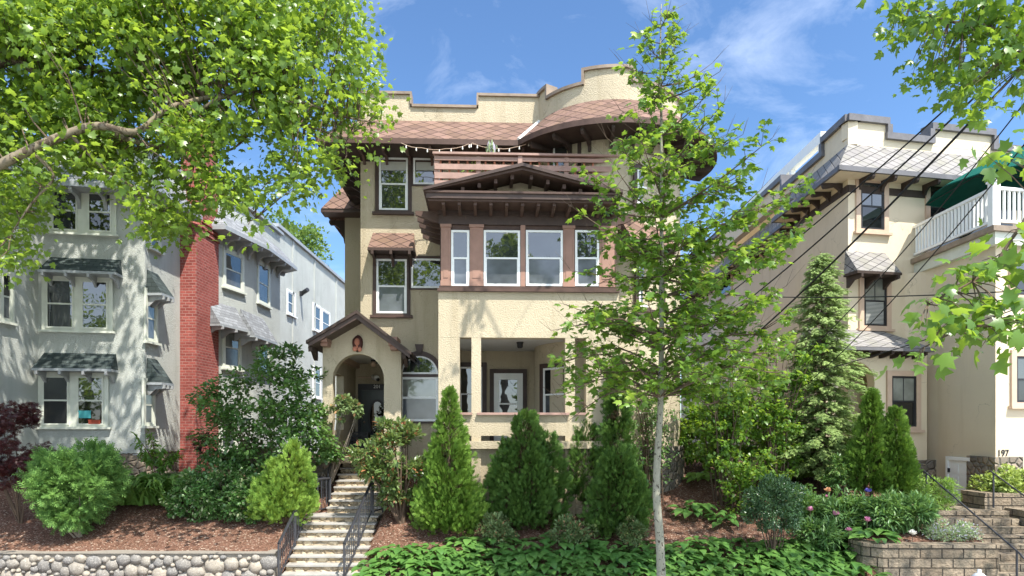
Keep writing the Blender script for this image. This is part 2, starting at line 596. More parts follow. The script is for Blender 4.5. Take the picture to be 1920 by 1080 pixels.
# ------------------------------------------------------------------ house pieces shared by the three houses
def window(F, par, u0, v0, u1, v1, n=0., cas=.09, cm='brown', sm='white', split=.5, sill=True, p1='glass', p2='screen',
           single=False, sillmat=None, casd=.05, label=None, muntin=0, sashw=.055, sz=None):
    """u0..v1: the sash's outline in the photograph; casing boards round it"""
    if sz:
        s0, s1, zb, zt = sz
    else:
        s0, zt = F.at(u0, v0, n)
        s1, zb = F.at(u1, v1, n)
    m = MB()
    if cas > 0:
        m.fbox(F, s0 - cas, s0, n - .02, n + casd, zb - cas * .6, zt + cas)
        m.fbox(F, s1, s1 + cas, n - .02, n + casd, zb - cas * .6, zt + cas)
        m.fbox(F, s0, s1, n - .02, n + casd, zt, zt + cas)
        m.fbox(F, s0, s1, n - .02, n + casd, zb - cas * .6, zb)
    else:
        m.fbox(F, s0 + .01, s1 - .01, n - .02, n + .004, zb + .01, zt - .01)
    w = m.build('window', cm, par)
    if label:
        w['label'] = label
    a = sashw
    zm = zt + (zb - zt) * split
    m = MB()
    m.fbox(F, s0, s0 + a, n, n + .036, zb, zt).fbox(F, s1 - a, s1, n, n + .036, zb, zt)
    m.fbox(F, s0 + a, s1 - a, n, n + .036, zt - a, zt).fbox(F, s0 + a, s1 - a, n, n + .036, zb, zb + a)
    if not single:
        m.fbox(F, s0 + a, s1 - a, n, n + .032, zm - a * .4, zm + a * .4)
        m.fbox(F, s0 + a, s0 + a * 1.4, n, n + .028, zb + a, zm - a * .4).fbox(F, s1 - a * 1.4, s1 - a, n, n + .028, zb + a, zm - a * .4)
    for k in range(muntin):
        sc = s0 + (s1 - s0) * (k + 1) / (muntin + 1)
        m.fbox(F, sc - .012, sc + .012, n, n + .024, zm if not single else zb + a, zt - a)
    m.build('sash', sm, w)
    if single:
        MB().fbox(F, s0 + a, s1 - a, n - .01, n + .012, zb + a, zt - a).build('pane', p1, w)
    else:
        MB().fbox(F, s0 + a, s1 - a, n - .01, n + .016, zm + a * .4, zt - a).build('pane', p1, w)
        MB().fbox(F, s0 + a, s1 - a, n - .01, n + .009, zb + a, zm - a * .4).build('pane', p2, w)
    if sill:
        MB().fbox(F, s0 - cas - .07, s1 + cas + .07, n - .02, n + .13, zb - cas * .6 - .075, zb - cas * .6 - .001).build('sill', sillmat or cm, w)
    return w


def bracket(F, s, par, mat, zs, ov, h=.42, wd=.09, n=0., name='eave_bracket'):
    prof = [(n, zs), (n, zs - h), (n + .07, zs - h), (n + .12, zs - h * .62), (n + ov * .38, zs - h * .34), (n + ov * .7, zs - .15),
            (n + ov * .93, zs - .16), (n + ov, zs - .09), (n + ov, zs)]
    return MB().fprof(F, s, wd, prof).build(name, mat, par)


def hood(F, par, u0, u1, v0, v1, n=0., proj=.55, roof='diamond_red', trim='brown', brk='brown', inset=.05, nb=3, sz=None):
    """a small shingled roof over a window: v0 at the wall, v1 at its outer edge"""
    if sz:
        s0, s1, zb, zt = sz
    else:
        s0, zb = F.at(u0, v1, n + proj)
        s1, _ = F.at(u1, v1, n + proj)
        zt = F.z(v0, (u0 + u1) / 2, n)
    m = MB()
    w = F.w
    A, B, C, D = w(s0, n + proj, zb), w(s1, n + proj, zb), w(s1 - inset, n, zt), w(s0 + inset, n, zt)
    m.face([A, B, C, D])
    m.face([w(s0, n + proj, zb - .05), w(s1, n + proj, zb - .05), w(s1, n + proj, zb), w(s0, n + proj, zb)])
    E, G = w(s0, n, zb), w(s1, n, zb)
    m.face([E, A, D])
    m.face([B, G, C])
    r = m.build('window_hood', roof, par, fix=False)
    m = MB().fbox(F, s0 - .015, s1 + .015, n, n + proj + .015, zb - .09, zb - .012)
    m.build('hood_trim', trim, r)
    for k in range(nb):
        s = s0 + .12 + (s1 - s0 - .24) * k / (nb - 1)
        MB().fprof(F, s, .07, [(n, zb - .09), (n, zb - .42), (n + .06, zb - .42), (n + proj * .5, zb - .24), (n + proj + .06, zb - .2), (n + proj + .06, zb - .09)]).build('hood_bracket', brk, r)
    return r


def ring(m, F, cs, cz, r0, r1, n0, n1, a0, a1, seg=18):
    for i in range(seg):
        a, b = a0 + (a1 - a0) * i / seg, a0 + (a1 - a0) * (i + 1) / seg
        q = [(cs + r * math.cos(t), cz + r * math.sin(t)) for r, t in ((r0, a), (r1, a), (r1, b), (r0, b))]
        m.fprism(F, q, n0, n1)
    return m


# ------------------------------------------------------------------ the tan stucco house in the middle
M = Face(0, 19.7, 2.5)
house = thing('stucco_house', 'tan stucco house with red diamond shingles, brown window bay and arched entry, number 201', 'house', (0, 19.7, 2.0))
S0 = M.s(676)
PN = 2.5                                                # the porch front stands this far before the wall
pL, pR = M.s(822, PN), M.s(1160, PN)
ZL = M.z(633, 960, PN)                                  # lintel of the porch opening
ZC = ZL + .10
ZB = M.z(547, 960, PN)
DC = (2.85, -.6)                                        # drum centre (s, n)
DR = 2.15
ZT, ZE = M.z(228, 860, 0), M.z(262, 860, 1.0)           # skirt roof: top at the wall, outer edge
PZ, PLO = M.z(180, 860, 0), M.z(203, 860, 0)
DLO, DHI = 12.83, 13.14
FL = 2.75


def dpt(phi, r):
    return DC[0] + r * math.sin(phi), DC[1] + r * math.cos(phi)


sD = M.s(738)
sP0 = M.s(835)
m = MB()
m.fbox(M, S0, 4.6, -14, 0, ZC + .06, ZT)                 # upper storeys
m.fbox(M, sD, sP0, -14, 0, 1.2, ZC + .06)                # ground floor beside the porch
m.fbox(M, S0, sD, -14, -2.9, 1.2, ZC + .06)              # behind the entry
m.fbox(M, sP0, 4.6, -14, -1.5, 1.2, ZC + .06)            # porch back wall
m.fbox(M, S0 - 1.3, S0, -9, -4.3, 1.2, M.z(352, 660, -4.3))
m.build('wall', 'stucco_tan', house)
m = MB()
seg = 64
for i in range(seg):
    a, b = 2 * math.pi * i / seg, 2 * math.pi * (i + 1) / seg
    m.face([M.w(*dpt(a, DR), 1.2), M.w(*dpt(b, DR), 1.2), M.w(*dpt(b, DR), ZT), M.w(*dpt(a, DR), ZT)])
o = m.build('round_bay_wall', 'stucco_tan', house)
# stepped parapet over the flat wall
sv = M.s(1013)
u = M.s
out = [(u(680), ZT - .05), (sv, ZT - .05), (sv, PZ), (u(897), PZ), (u(897), PLO), (u(769), PLO), (u(769), PZ), (u(680), PZ)]
m = MB().fprism(M, out, -.28, .004)
m.fbox(M, u(680), u(680) + .28, -12, -.28, ZT - .05, PZ - .05)
par = m.build('parapet', 'stucco_tan', house)
m = MB()
for a, b, z in ((u(680) - .06, u(769) + .05, PZ), (u(769) + .05, u(897) - .05, PLO), (u(897) - .05, sv + .02, PZ)):
    m.fbox(M, a, b, -.34, .07, z, z + .075)
m.fbox(M, u(769) + .0, u(769) + .055, -.34, .07, PLO + .075, PZ)
m.fbox(M, u(897) - .055, u(897), -.34, .07, PLO + .075, PZ)
m.fbox(M, u(680) - .06, u(680) + .3, -12, -.34, PZ - .05, PZ + .02)
m.build('parapet_cap', 'cap_brown', par)


# drum parapet, raised in the middle
def dz(phi):
    d = math.degrees(phi)
    if d < -60:
        return 13.16
    if -27 < d < 9:
        return DHI + .05
    return DLO


m, c = MB(), MB()
angs = sorted(set([R(x) for x in np.linspace(-78, 100, 72)] + [R(-60), R(-27), R(9)]))
for a, b in zip(angs[:-1], angs[1:]):
    z = dz((a + b) / 2)
    qo, qi = [dpt(t, DR + .006) for t in (a, b)], [dpt(t, DR - .25) for t in (a, b)]
    W = lambda p, z: M.w(p[0], p[1], z)
    m.hexa([W(qo[0], ZT - .05), W(qo[1], ZT - .05), W(qi[1], ZT - .05), W(qi[0], ZT - .05), W(qo[0], z), W(qo[1], z), W(qi[1], z), W(qi[0], z)])
    qo, qi = [dpt(t, DR + .075) for t in (a, b)], [dpt(t, DR - .32) for t in (a, b)]
    c.hexa([W(qo[0], z), W(qo[1], z), W(qi[1], z), W(qi[0], z), W(qo[0], z + .085), W(qo[1], z + .085), W(qi[1], z + .085), W(qi[0], z + .085)])
for d, z in ((-60, 13.16), (-27, DHI + .05), (9, DHI + .05)):
    a, b = R(d - .9), R(d + .9)
    qo, qi = [dpt(t, DR + .075) for t in (a, b)], [dpt(t, DR - .32) for t in (a, b)]
    c.hexa([W(qo[0], DLO), W(qo[1], DLO), W(qi[1], DLO), W(qi[0], DLO), W(qo[0], z + .087), W(qo[1], z + .087), W(qi[1], z + .087), W(qi[0], z + .087)])
par = m.build('round_parapet', 'stucco_tan', house, fix=False)
c.build('parapet_cap', 'cap_brown', par)

# skirt roof: left return, front, drum
sTb, sBb = DC[0] - math.sqrt(DR ** 2 - .36), DC[0] - math.sqrt(3.15 ** 2 - 1.6 ** 2)
m, fa, so = MB(), MB(), MB()
L = 1.37


def sk(a, b, c, d, ua, ub):
    """a, b on the outer edge, c, d at the wall; uv along the eave and up the slope"""
    m.face([M.w(*a, ZE), M.w(*b, ZE), M.w(*c, ZT), M.w(*d, ZT)], [(ua[0], 0), (ub[0], 0), (ub[1], L), (ua[1], L)])
    q = []
    for p, wl in ((a, d), (b, c)):
        vx, vy = p[0] - wl[0], p[1] - wl[1]
        k = 1 + .03 / max(.2, math.hypot(vx, vy))
        q.append((wl[0] + vx * k, wl[1] + vy * k))
    fa.face([M.w(*q[0], ZE - .14), M.w(*q[1], ZE - .14), M.w(*q[1], ZE + .012), M.w(*q[0], ZE + .012)])
    fa.face([M.w(*q[0], ZE + .012), M.w(*q[1], ZE + .012), M.w(*b, ZE + .012), M.w(*a, ZE + .012)])
    so.face([M.w(*q[0], ZE - .13), M.w(*q[1], ZE - .13), M.w(*c, ZE - .13), M.w(*d, ZE - .13)])


sk((S0 - 1, -12), (S0 - 1, 1), (S0, 0), (S0, -12), (0, 0), (13, 12))
sk((S0 - 1, 1), (sBb, 1), (sTb, 0), (S0, 0), (S0 - 1, S0), (sBb, sTb))
fb, ft = math.asin((sBb - DC[0]) / 3.15), math.asin((sTb - DC[0]) / DR)
N = 56
for i in range(N):
    a0, a1 = fb + (R(105) - fb) * i / N, fb + (R(105) - fb) * (i + 1) / N
    t0, t1 = ft + (R(105) - ft) * i / N, ft + (R(105) - ft) * (i + 1) / N
    sk(dpt(a0, 3.15), dpt(a1, 3.15), dpt(t1, DR), dpt(t0, DR), (a0 * 2.75, t0 * 2.75), (a1 * 2.75, t1 * 2.75))
rf = m.build('skirt_roof', 'diamond_red', house, fix=False)
fa.build('eave_gutter', 'bracket_brown', rf, fix=False)
so.build('soffit', 'dark_wood', rf, fix=False)
p0, p1 = Vector(M.w(sBb, 1, ZE)), Vector(M.w(sTb, 0, ZT))
MB().tube([p0 + Vector((0, -.03, .03)), p1 + Vector((0, -.03, .03))], .05, 6).build('valley_flashing', 'white', rf)
zs = ZE - .13
for k in range(8):
    s = S0 + .12 + k * .64
    if s < sTb - .3:
        bracket(M, s, house, 'bracket_brown', zs, .92, .22, .07)
SL = Face(*M.w(S0, 0, 0)[:2], 2.5 - 90)                  # left side wall, s runs towards the street
for k in range(5):
    bracket(SL, -.45 - k * .8, house, 'dark_wood', zs, .92, .95, .12)
for k in range(11):
    a = R(-52 + k * 15)
    x, y, _ = M.w(*dpt(a, DR), 0)
    bracket(Face(x, y, 2.5 - 0 + math.degrees(a)), 0, house, 'dark_wood', zs, .92, .3, .08)
# frieze boards under the soffit
m = MB().fbox(M, S0 - .01, sTb, -.02, .03, zs - .12, zs)
m.build('frieze', 'brown', house)
# lower hood round the side bump
zb1 = M.z(352, 660, -4.3)
m = MB()
e0, e1, e2 = (S0 - 1.95, -3.6), (S0 - 1.95, -9.4), (S0 - .02, -3.6)
m.face([M.w(*e0, zb1 - .95), M.w(*e2, zb1 - .95), M.w(S0 - .02, -4.3, zb1 + .1), M.w(S0 - 1.3, -4.3, zb1 + .1)])
m.face([M.w(*e1, zb1 - .95), M.w(*e0, zb1 - .95), M.w(S0 - 1.3, -4.3, zb1 + .1), M.w(S0 - 1.3, -9, zb1 + .1)])
r2 = m.build('side_roof', 'diamond_red', house, fix=False)
MB().fprism(M.shift(-3.62), [(S0 - 1.97, zb1 - 1.07), (S0 - .02, zb1 - 1.07), (S0 - .02, zb1 - .96), (S0 - 1.97, zb1 - .96)], -.6, 0).build('eave_gutter', 'brown', r2)
bracket(Face(*M.w(S0 - 1.3, -4.6, 0)[:2], -87.5), 0, r2, 'dark_wood', zb1 - 1.07, .6, .8, .12)

# windows of the flat wall, third and second storey
w = window(M, house, 711, 296, 765, 395, cas=.11, p1='glass', p2='glass')
MB().fbox(M, M.s(715), M.s(761), 0, .02, M.z(320, 740), M.z(302, 740)).build('roller_blind', 'blind', w)
w = window(M, house, 775, 297, 826, 347, cas=.07, single=True, sill=False)
MB().fbox(M, M.s(780), M.s(822), 0, .017, M.z(320, 800), M.z(303, 800)).build('roller_blind', 'blind', w)
w = window(M, house, 706, 486, 763, 588, cas=.10, p1='glass', p2='screen', sillmat='bracket_brown')
w = window(M, house, 771, 485, 834, 541, cas=.07, single=True, sill=False)
hood(M, house, 690, 776, 437, 463, proj=.55)
# arched ground floor window
w = MB()
s0, s1 = M.s(751), M.s(822)
cs, rr = (s0 + s1) / 2, (s1 - s0) / 2
zsp, zbt = M.z(703, 785), M.z(790, 785)
ring(w, M, cs, zsp, rr, rr + .14, 0, .07, 0, math.pi, 20)
w.fbox(M, s0 - .14, s0, 0, .07, zbt - .06, zsp).fbox(M, s1, s1 + .14, 0, .07, zbt - .06, zsp)
w.fbox(M, s0, s1, 0, .075, zsp - .06, zsp + .02).fbox(M, s0, s1, 0, .07, zbt - .06, zbt)
w.fprism(M, [(cs - .07, zsp + rr + .08), (cs + .07, zsp + rr + .08), (cs + .12, zsp + rr + .33), (cs - .12, zsp + rr + .33)], 0, .11)
w = w.build('arched_window', 'brown', house)
m = ring(MB(), M, cs, zsp + .02, rr - .06, rr, 0, .05, 0, math.pi, 20)
m.fbox(M, s0 + .06, s1 - .06, 0, .05, zsp + .02, zsp + .07)
m.fbox(M, s0, s0 + .07, 0, .05, zbt, zsp - .06).fbox(M, s1 - .07, s1, 0, .05, zbt, zsp - .06)
zm = M.z(748, 785)
for z in (zbt, zm, zsp - .13):
    m.fbox(M, s0 + .07, s1 - .07, 0, .046, z, z + .065)
m.build('sash', 'white', w)
q = [(cs + (rr - .06) * math.cos(math.pi * i / 16), zsp + .07 + (rr - .11) * math.sin(math.pi * i / 16)) for i in range(17)]
MB().fprism(M, q, 0, .02).build('pane', 'glass', w)
MB().fbox(M, s0 + .07, s1 - .07, -.01, .02, zm + .065, zsp - .13).build('pane', 'glass_shade', w)
MB().fbox(M, s0 + .07, s1 - .07, -.01, .015, zbt + .065, zm).build('pane', 'screen', w)

# ---- porch stack: stucco piers and band, ground floor
P = M.shift(PN)
m = MB()
m.fbox(M, pL, pR, 0.004, PN, ZC + .062, ZB)
m.fbox(M, pL, pR, PN - .36, PN, ZL, ZC + .062)
c = [M.s(x, PN) for x in (822, 862, 884, 902, 1060, 1078, 1099, 1160)]
for a, b in ((c[0], c[1]), (c[2], c[3]), (c[4], c[5]), (c[6], c[7])):
    m.fbox(M, a, b, PN - .34, PN - .004, 1.2, ZL)
m.fbox(M, c[0], c[0] + .25, .004, PN - .34, 1.2, FL + 1.1)
m.fbox(M, c[7] - .25, c[7], .004, PN - .34, 1.2, ZL)
zsl, zs1, zs0, zld = (M.z(v, 960, PN) for v in (778, 817, 827, 841))
for a, b in ((c[1], c[2]), (c[3], c[4]), (c[5], c[6])):
    m.fbox(M, a, b, PN - .3, PN - .008, zs1, zsl)
a, b = M.s(952, PN), M.s(1044, PN)
m.fbox(M, a, b, PN - .3, PN - .008, zs0, zs1)
m.fbox(M, c[0] + .3, c[7] - .3, PN - .3, PN + .12, zld, zs0)
m.fbox(M, c[1] - .1, c[6] + .1, PN - .5, PN - .1, 1.0, zld)
m.build('porch_wall', 'stucco_tan', house)
m = MB().fbox(M, c[0] + .02, c[7] - .02, -1.498, PN - .36, ZC, ZC + .06)
m.build('porch_ceiling', 'ceiling_board', house)
m = MB().fbox(M, c[0] + .26, c[7] - .26, -1.49, PN - .31, FL - .15, FL)
m.build('porch_floor', 'concrete', house)
m = MB()
for a, b in ((c[1] - .02, c[2] + .02), (c[3] - .1, c[4] + .1), (c[5] - .02, c[6] + .02)):
    m.fbox(M, a, b, PN - .36, PN + .09, zsl, zsl + .06)
m.build('porch_sill', 'rail_brown', house)
B = M.shift(-1.5)
for (a, v0, b, v1) in ((861, 688, 904, 790),):
    window(M, house, a, v0, b, v1, n=-1.5, cas=.14, p1='glass', p2='glass', sill=False)
# balcony door
s0, zt = M.at(926, 700, -1.5)
s1, _ = M.at(980, 700, -1.5)
m = MB().fbox(M, s0 - .13, s0, -1.5, -1.42, FL, zt + .13).fbox(M, s1, s1 + .13, -1.5, -1.42, FL, zt + .13).fbox(M, s0, s1, -1.5, -1.42, zt, zt + .13)
d = m.build('porch_door', 'brown', house)
gz0, gz1 = M.z(795, 950, -1.5), M.z(712, 950, -1.5)
m = MB().fbox(M, s0, s0 + .17, -1.5, -1.44, FL, zt).fbox(M, s1 - .17, s1, -1.5, -1.44, FL, zt)
m.fbox(M, s0 + .17, s1 - .17, -1.5, -1.44, gz1, zt).fbox(M, s0 + .17, s1 - .17, -1.5, -1.44, FL, gz0)
zz = M.z(757, 950, -1.5)
m.fbox(M, s0 + .17, s1 - .17, -1.5, -1.45, zz - .03, zz + .02)
m.build('door_leaf', 'white', d)
MB().fbox(M, s0 + .17, s1 - .17, -1.5, -1.465, gz0, gz1).build('pane', 'glass', d)
MB().ball(M.w(s0 + .1, -1.41, FL + 1.05), .035, .035, .035).build('handle', 'black', d)
# window in the side of the round bay, under the porch
a = R(-50)
x, y, _ = M.w(*dpt(a, DR), 0)
FB = Face(x, y, 2.5 - 50)
window(FB, house, 0, 0, 0, 0, n=-.03, cas=.13, sill=False, p1='glass_dark', p2='screen', sz=(-.52, .42, 3.75, 5.25))

# ---- brown window bay on the second storey
bz1 = M.z(388, 960, PN)
bL, bR = M.s(825, PN), M.s(1156, PN)
zsb = M.z(537, 960, PN)
bay = MB().fbox(M, bL, bR, .006, PN - .05, ZB, bz1).build('window_bay', 'bracket_brown', house)
m = MB().fbox(M, bL - .06, bR + .06, .2, PN + .1, ZB - .012, ZB + .06)
m.fbox(M, bL - .02, bR + .02, .2, PN + .02, ZB + .06, zsb)
m.build('bay_sill', 'bracket_brown', bay)
ztw = M.z(432, 960, PN)
m = MB()
zen = M.z(422, 960, PN)
m.fbox(M, bL - .03, bR + .03, .2, PN + .02, zen, bz1)
m.fbox(M, bL - .05, bR + .05, .2, PN + .05, zen + .24, bz1 + .01)
m.build('entablature', 'brown', bay)
for a, b in ((827, 845), (881, 906), (976, 985), (1056, 1077), (1124, 1152)):
    x0, x1 = M.s(a, PN), M.s(b, PN)
    m = MB().fbox(M, x0, x1, PN - .06, PN + .01, zsb, zen)
    if b - a > 15:
        m.fbox(M, x0 - .02, x1 + .02, PN - .05, PN + .04, zen - .075, zen)
        m.fbox(M, x0 - .015, x1 + .015, PN - .05, PN + .03, zsb, zsb + .13)
        m.fbox(M, x0 + .06, x1 - .06, PN, PN + .022, zsb + .2, zen - .15)
    m.build('pilaster', 'brown_pink', bay)
for a, b in ((846, 880), (907, 975), (986, 1055), (1078, 1123)):
    window(M, house, a, 432, b, 537, n=PN - .03, cas=.0, cm='brown', sill=False, split=.5, p1='glass', p2='screen')
# eaves slab, gutter and pediment over the bay
eN = PN + .8
eL, eR = M.s(798, eN), M.s(1163, eN)
ez0, ez1 = M.z(373, 960, eN), M.z(361, 960, eN)
m = MB().fbox(M, eL, eR, .01, eN, ez0, ez1)
eav = m.build('bay_eaves', 'brown', house)
m = MB().fbox(M, eL - .04, eR + .04, .02, eN + .04, ez1 - .03, ez1 + .02)
m.fbox(M, eL + .05, eR - .05, .02, eN - .06, ez0 - .05, ez0)
m.build('eave_molding', 'bracket_brown', eav)
for k in range(12):
    s = bL + .12 + (bR - bL - .24) * k / 11
    MB().fprof(M, s, .075, [(PN + .05, ez0 - .05), (PN + .05, ez0 - .2), (PN + .5, ez0 - .17), (eN - .12, ez0 - .12), (eN - .12, ez0 - .05)]).build('rafter_tail', 'bracket_brown', eav)
FLs = Face(*M.w(bL, 0, 0)[:2], 2.5 - 90)
for k in range(5):
    MB().fprof(FLs, .3 + k * .52, .12, [(0.03, ez0 - .05), (.03, ez0 - .33), (.2, ez0 - .3), (.62, ez0 - .14), (.62, ez0 - .05)]).build('rafter_tail', 'bracket_brown', eav)
FRs = Face(*M.w(bR, 0, 0)[:2], 2.5 + 90)
for k in range(5):
    MB().fprof(FRs, -.3 - k * .52, .12, [(0.03, ez0 - .05), (.03, ez0 - .33), (.2, ez0 - .3), (.5, ez0 - .14), (.5, ez0 - .05)]).build('rafter_tail', 'bracket_brown', eav)
ap_s, ap_z = M.at(979, 309, eN)
m = MB()
th = .13
for a in (eL - .05, eR + .05):
    za = ez1 + .04
    m.fprism(M, [(a, za), (ap_s, ap_z), (ap_s, ap_z - th), (a, za - .05)], 1.75, eN + .03)
ped = m.build('pediment_roof', 'bracket_brown', eav)
m = MB()
for a in (eL - .05, eR + .05):
    sl = (ap_z - ez1 - .04) / (ap_s - a)
    m.fprism(M, [(a, ez1 + .065), (ap_s, ap_z + .02), (ap_s, ap_z - .06), (a, ez1 + .0)], eN + .03, eN + .10)
m.build('raking_molding', 'brown', ped)
MB().fprism(M, [(eL + .25, ez1 + .02), (eR - .25, ez1 + .02), (ap_s, ap_z - th - .02)], 1.76, PN + .02).build('tympanum', 'stucco_tan', ped)
for sg in (-1, 1):
    for k in range(5):
        f = .1 + k * .17
        s = ap_s + sg * f * (eR - eL) / 2
        z = ap_z - th - f * (ap_z - ez1 - .04)
        MB().fbox(M, s - .04, s + .04, PN + .02, eN - .12, z - .11, z + .0).build('rafter_tail', 'bracket_brown', ped)
# deck and railing above the bay
dk = M.z(352, 960, 1.6)
MB().fbox(M, pL - .1, pR + .1, .01, 1.72, ez1, ez1 + .22).build('deck_floor', 'rail_brown', house)
rl = thing('deck_railing', '', '', M.w(0, 1.6, 0))
rl.parent = house
rl.location = Vector(rl.location) - ORG[house.name]
for k in ('label', 'category'):
    if k in rl:
        del rl[k]
rN = 1.5
ra, rb = M.s(815, rN), M.s(1156, rN)
zr = lambda v: M.z(v, 960, rN)
MB().fbox(M, ra - .05, rb + .05, rN - .1, rN + .1, zr(293), zr(289)).build('top_rail', 'rail_brown', rl)
for v0, v1 in ((303, 296), (320, 310), (337, 326), (352, 341), (366, 357)):
    MB().fbox(M, ra, rb, rN, rN + .035, zr(v0), zr(v1)).build('rail_board', 'rail_brown', rl)
for uu in (818, 897, 975, 1062, 1152):
    s = M.s(uu, rN)
    f = .06 if uu == 975 else -.001
    MB().fbox(M, s - .06, s + .06, rN - .1, rN + f, ez1 + .2, zr(293) - .001).build('rail_post', 'rail_brown', rl)
for k in range(20):
    s = ra + .15 + (rb - ra - .3) * k / 19
    MB().fbox(M, s - .025, s + .025, rN - .08, rN - .03, ez1 + .25, zr(300)).build('baluster', 'terracotta', rl)
# windows and door on the round bay
for deg, u0, v0, u1, v1, hoodit in ((29, 1196, 470, 1240, 580, True), (29, 1193, 316, 1240, 392, False), (-32, 1038, 268, 1084, 372, False)):
    a = R(deg)
    x, y, _ = M.w(*dpt(a, DR), 0)
    FD = Face(x, y, 2.5 + deg)
    window(FD, house, u0, v0, u1, v1, n=-.06 if deg > 0 else -.04, cas=.11, p1='glass', p2='screen', sill=deg > 0)
    if hoodit:
        hood(FD, house, 1186, 1270, 420, 448, n=-.1, proj=.6)
# stone footing and lower window of the round bay
m = MB()
for i in range(24):
    a, b = R(0 + 110 * i / 24), R(0 + 110 * (i + 1) / 24)
    q = [dpt(a, DR + .12), dpt(b, DR + .12), dpt(b, DR - .1), dpt(a, DR - .1)]
    m.hexa([M.w(*p, 1.0) for p in q] + [M.w(*p, 3.05) for p in q])
m.build('stone_footing', 'foundation_stone', house, fix=False)

# ---- entry porch with its gable and arch
E_N = .75
zEv = M.z(848, 670, E_N)
g = lambda uu, v: M.at(uu, v, E_N)
ax, az = g(669, 596)
arc_c, arc_z = g(672, 711)
arc_r = M.s(720, E_N) - arc_c
eL0, eR0 = M.s(605, E_N), M.s(752, E_N)
out = [(eL0 - .10, zEv - .3), (eL0 - .02, zEv + .55), (eL0, zEv + 1.1), (eL0, M.z(640, 605, E_N)), (ax, az), (eR0, M.z(652, 752, E_N)), (eR0, zEv - .3)]
hole = [(arc_c + arc_r, zEv - .3)] + [(arc_c + arc_r * math.cos(t), arc_z + arc_r * math.sin(t)) for t in np.linspace(0, math.pi, 22)] + [(arc_c - arc_r, zEv + .9), (arc_c - arc_r - .06, zEv + .4), (arc_c - arc_r - .02, zEv - .3)]
# split the front at the arch crown so both halves are simple outlines
k = 1 + 11
left = [(ax, az)] + [(arc_c, arc_z + arc_r)] + hole[k + 1:] + [out[0], out[1], out[2], out[3]]
right = [(ax, az), out[5], out[6]] + hole[:k + 1] + [(arc_c, arc_z + arc_r)]
m = MB().fprism(M, left, .42, E_N).fprism(M, right, .42, E_N)
zcE = arc_z + arc_r + .06
m.fbox(M, sD - .06, sD + .1, -2.9, .42, 1.5, zcE)
m.fbox(M, eL0, eL0 + .22, -2.9, -1.0, 1.5, zcE).fbox(M, eL0, eL0 + .22, -1.0, .42, 1.5, FL + .75).fbox(M, eL0, eL0 + .22, -1.0, .42, zcE - .55, zcE)
m.fbox(M, eL0, S0, -3.15, -2.9, 1.5, zcE)
ent = m.build('entry_wall', 'stucco_tan', house)
MB().fbox(M, eL0 + .02, sD - .06, -2.9, .42, zcE, zcE + .05).build('entry_ceiling', 'ceiling_board', house)
MB().fbox(M, eL0 + .2, sD - .06, -2.9, E_N - .05, FL - .16, FL).build('entry_floor', 'stair_stone', house)
MB().fbox(M, eL0 + .22, eL0 + .36, -2.9, .42, zcE - .16, zcE - .002).build('ceiling_molding', 'casing_beige', house)
rN1 = 1.5
lx, lz = M.at(578, 641, rN1)
rx, rz = M.at(768, 662, rN1)
tx, tz = M.at(669, 586, rN1)
m = MB()
m.fprism(M, [(lx, lz), (tx, tz), (tx, tz - .17), (lx, lz - .13)], -2.2, rN1)
m.fprism(M, [(tx, tz), (rx, rz), (rx, rz - .13), (tx, tz - .17)], .002, rN1)
gr = m.build('entry_roof', 'brown', house)
m = MB()
m.fprism(M, [(lx - .05, lz + .03), (tx, tz + .06), (tx, tz - .03), (lx - .05, lz - .05)], -2.2, rN1 + .06)
m.fprism(M, [(tx, tz + .06), (rx + .05, rz + .03), (rx + .05, rz - .05), (tx, tz - .03)], .002, rN1 + .06)
m.build('roof_edge', 'dark_wood', gr)
for uu, vv in ((607, 634), (737, 641)):
    s, z = M.at(uu, vv, 1.2)
    m = MB().fbox(M, s - .12, s + .12, .5, 1.28, z + .02, z + .13).fbox(M, s - .11, s + .11, .5, 1.36, z - .11, z + .018).fbox(M, s - .09, s + .09, .5, 1.18, z - .2, z - .112)
    m.build('beam_end', 'brown_pink', gr)
for uu, vv in ((588, 655), (760, 668)):
    s, z = M.at(uu, vv, 1.0)
    MB().fprof(M, s, .1, [(.7, z + .1), (.7, z - .28), (.82, z - .25), (1.1, z - .06), (1.35, z - .1), (1.4, z + .02), (1.3, z + .12)]).build('eave_bracket', 'dark_wood', gr)
# front door with oval light, number 201
dN = -2.88
s0, dz1 = M.at(678, 726, dN)
s1, _ = M.at(738, 726, dN)
m = MB().fbox(M, s0 - .1, s0, -2.9, dN + .1, FL, dz1 + .1).fbox(M, s1, s1 + .1, -2.9, dN + .1, FL, dz1 + .1).fbox(M, s0, s1, -2.9, dN + .1, dz1 - .1, dz1 + .1)
d = m.build('front_door', 'black', house)
MB().fbox(M, s0, s1, -2.9, dN + .04, FL, dz1 - .1).build('door_leaf', 'door_dark', d)
cx, cz = (s0 + s1) / 2, FL + 1.12
q = [(cx + .24 * math.cos(t), cz + .55 * math.sin(t)) for t in np.linspace(0, 2 * math.pi, 25)[:-1]]
MB().fprism(M, q, dN + .03, dN + .06).build('oval_pane', 'glass_dark', d)
q2 = [(cx + .31 * math.cos(t), cz + .63 * math.sin(t)) for t in np.linspace(0, 2 * math.pi, 25)[:-1]]
MB().fprism(M, q2, dN + .03, dN + .052).build('pane_frame', 'black', d)
MB().ball(M.w(s0 + .1, dN + .09, FL + 1.0), .04, .04, .04).build('handle', 'cap_brown', d)
ts, tz_ = M.at(707, 725, dN + .1)
text('201', .16, M, ts, dN + .102, tz_, 'white', 'house_number', house)
# small basement window between the porch and the steps
window(M, house, 770, 878, 800, 893, n=.02, cas=.04, cm='white', single=True, sill=False, p1='glass_dark')

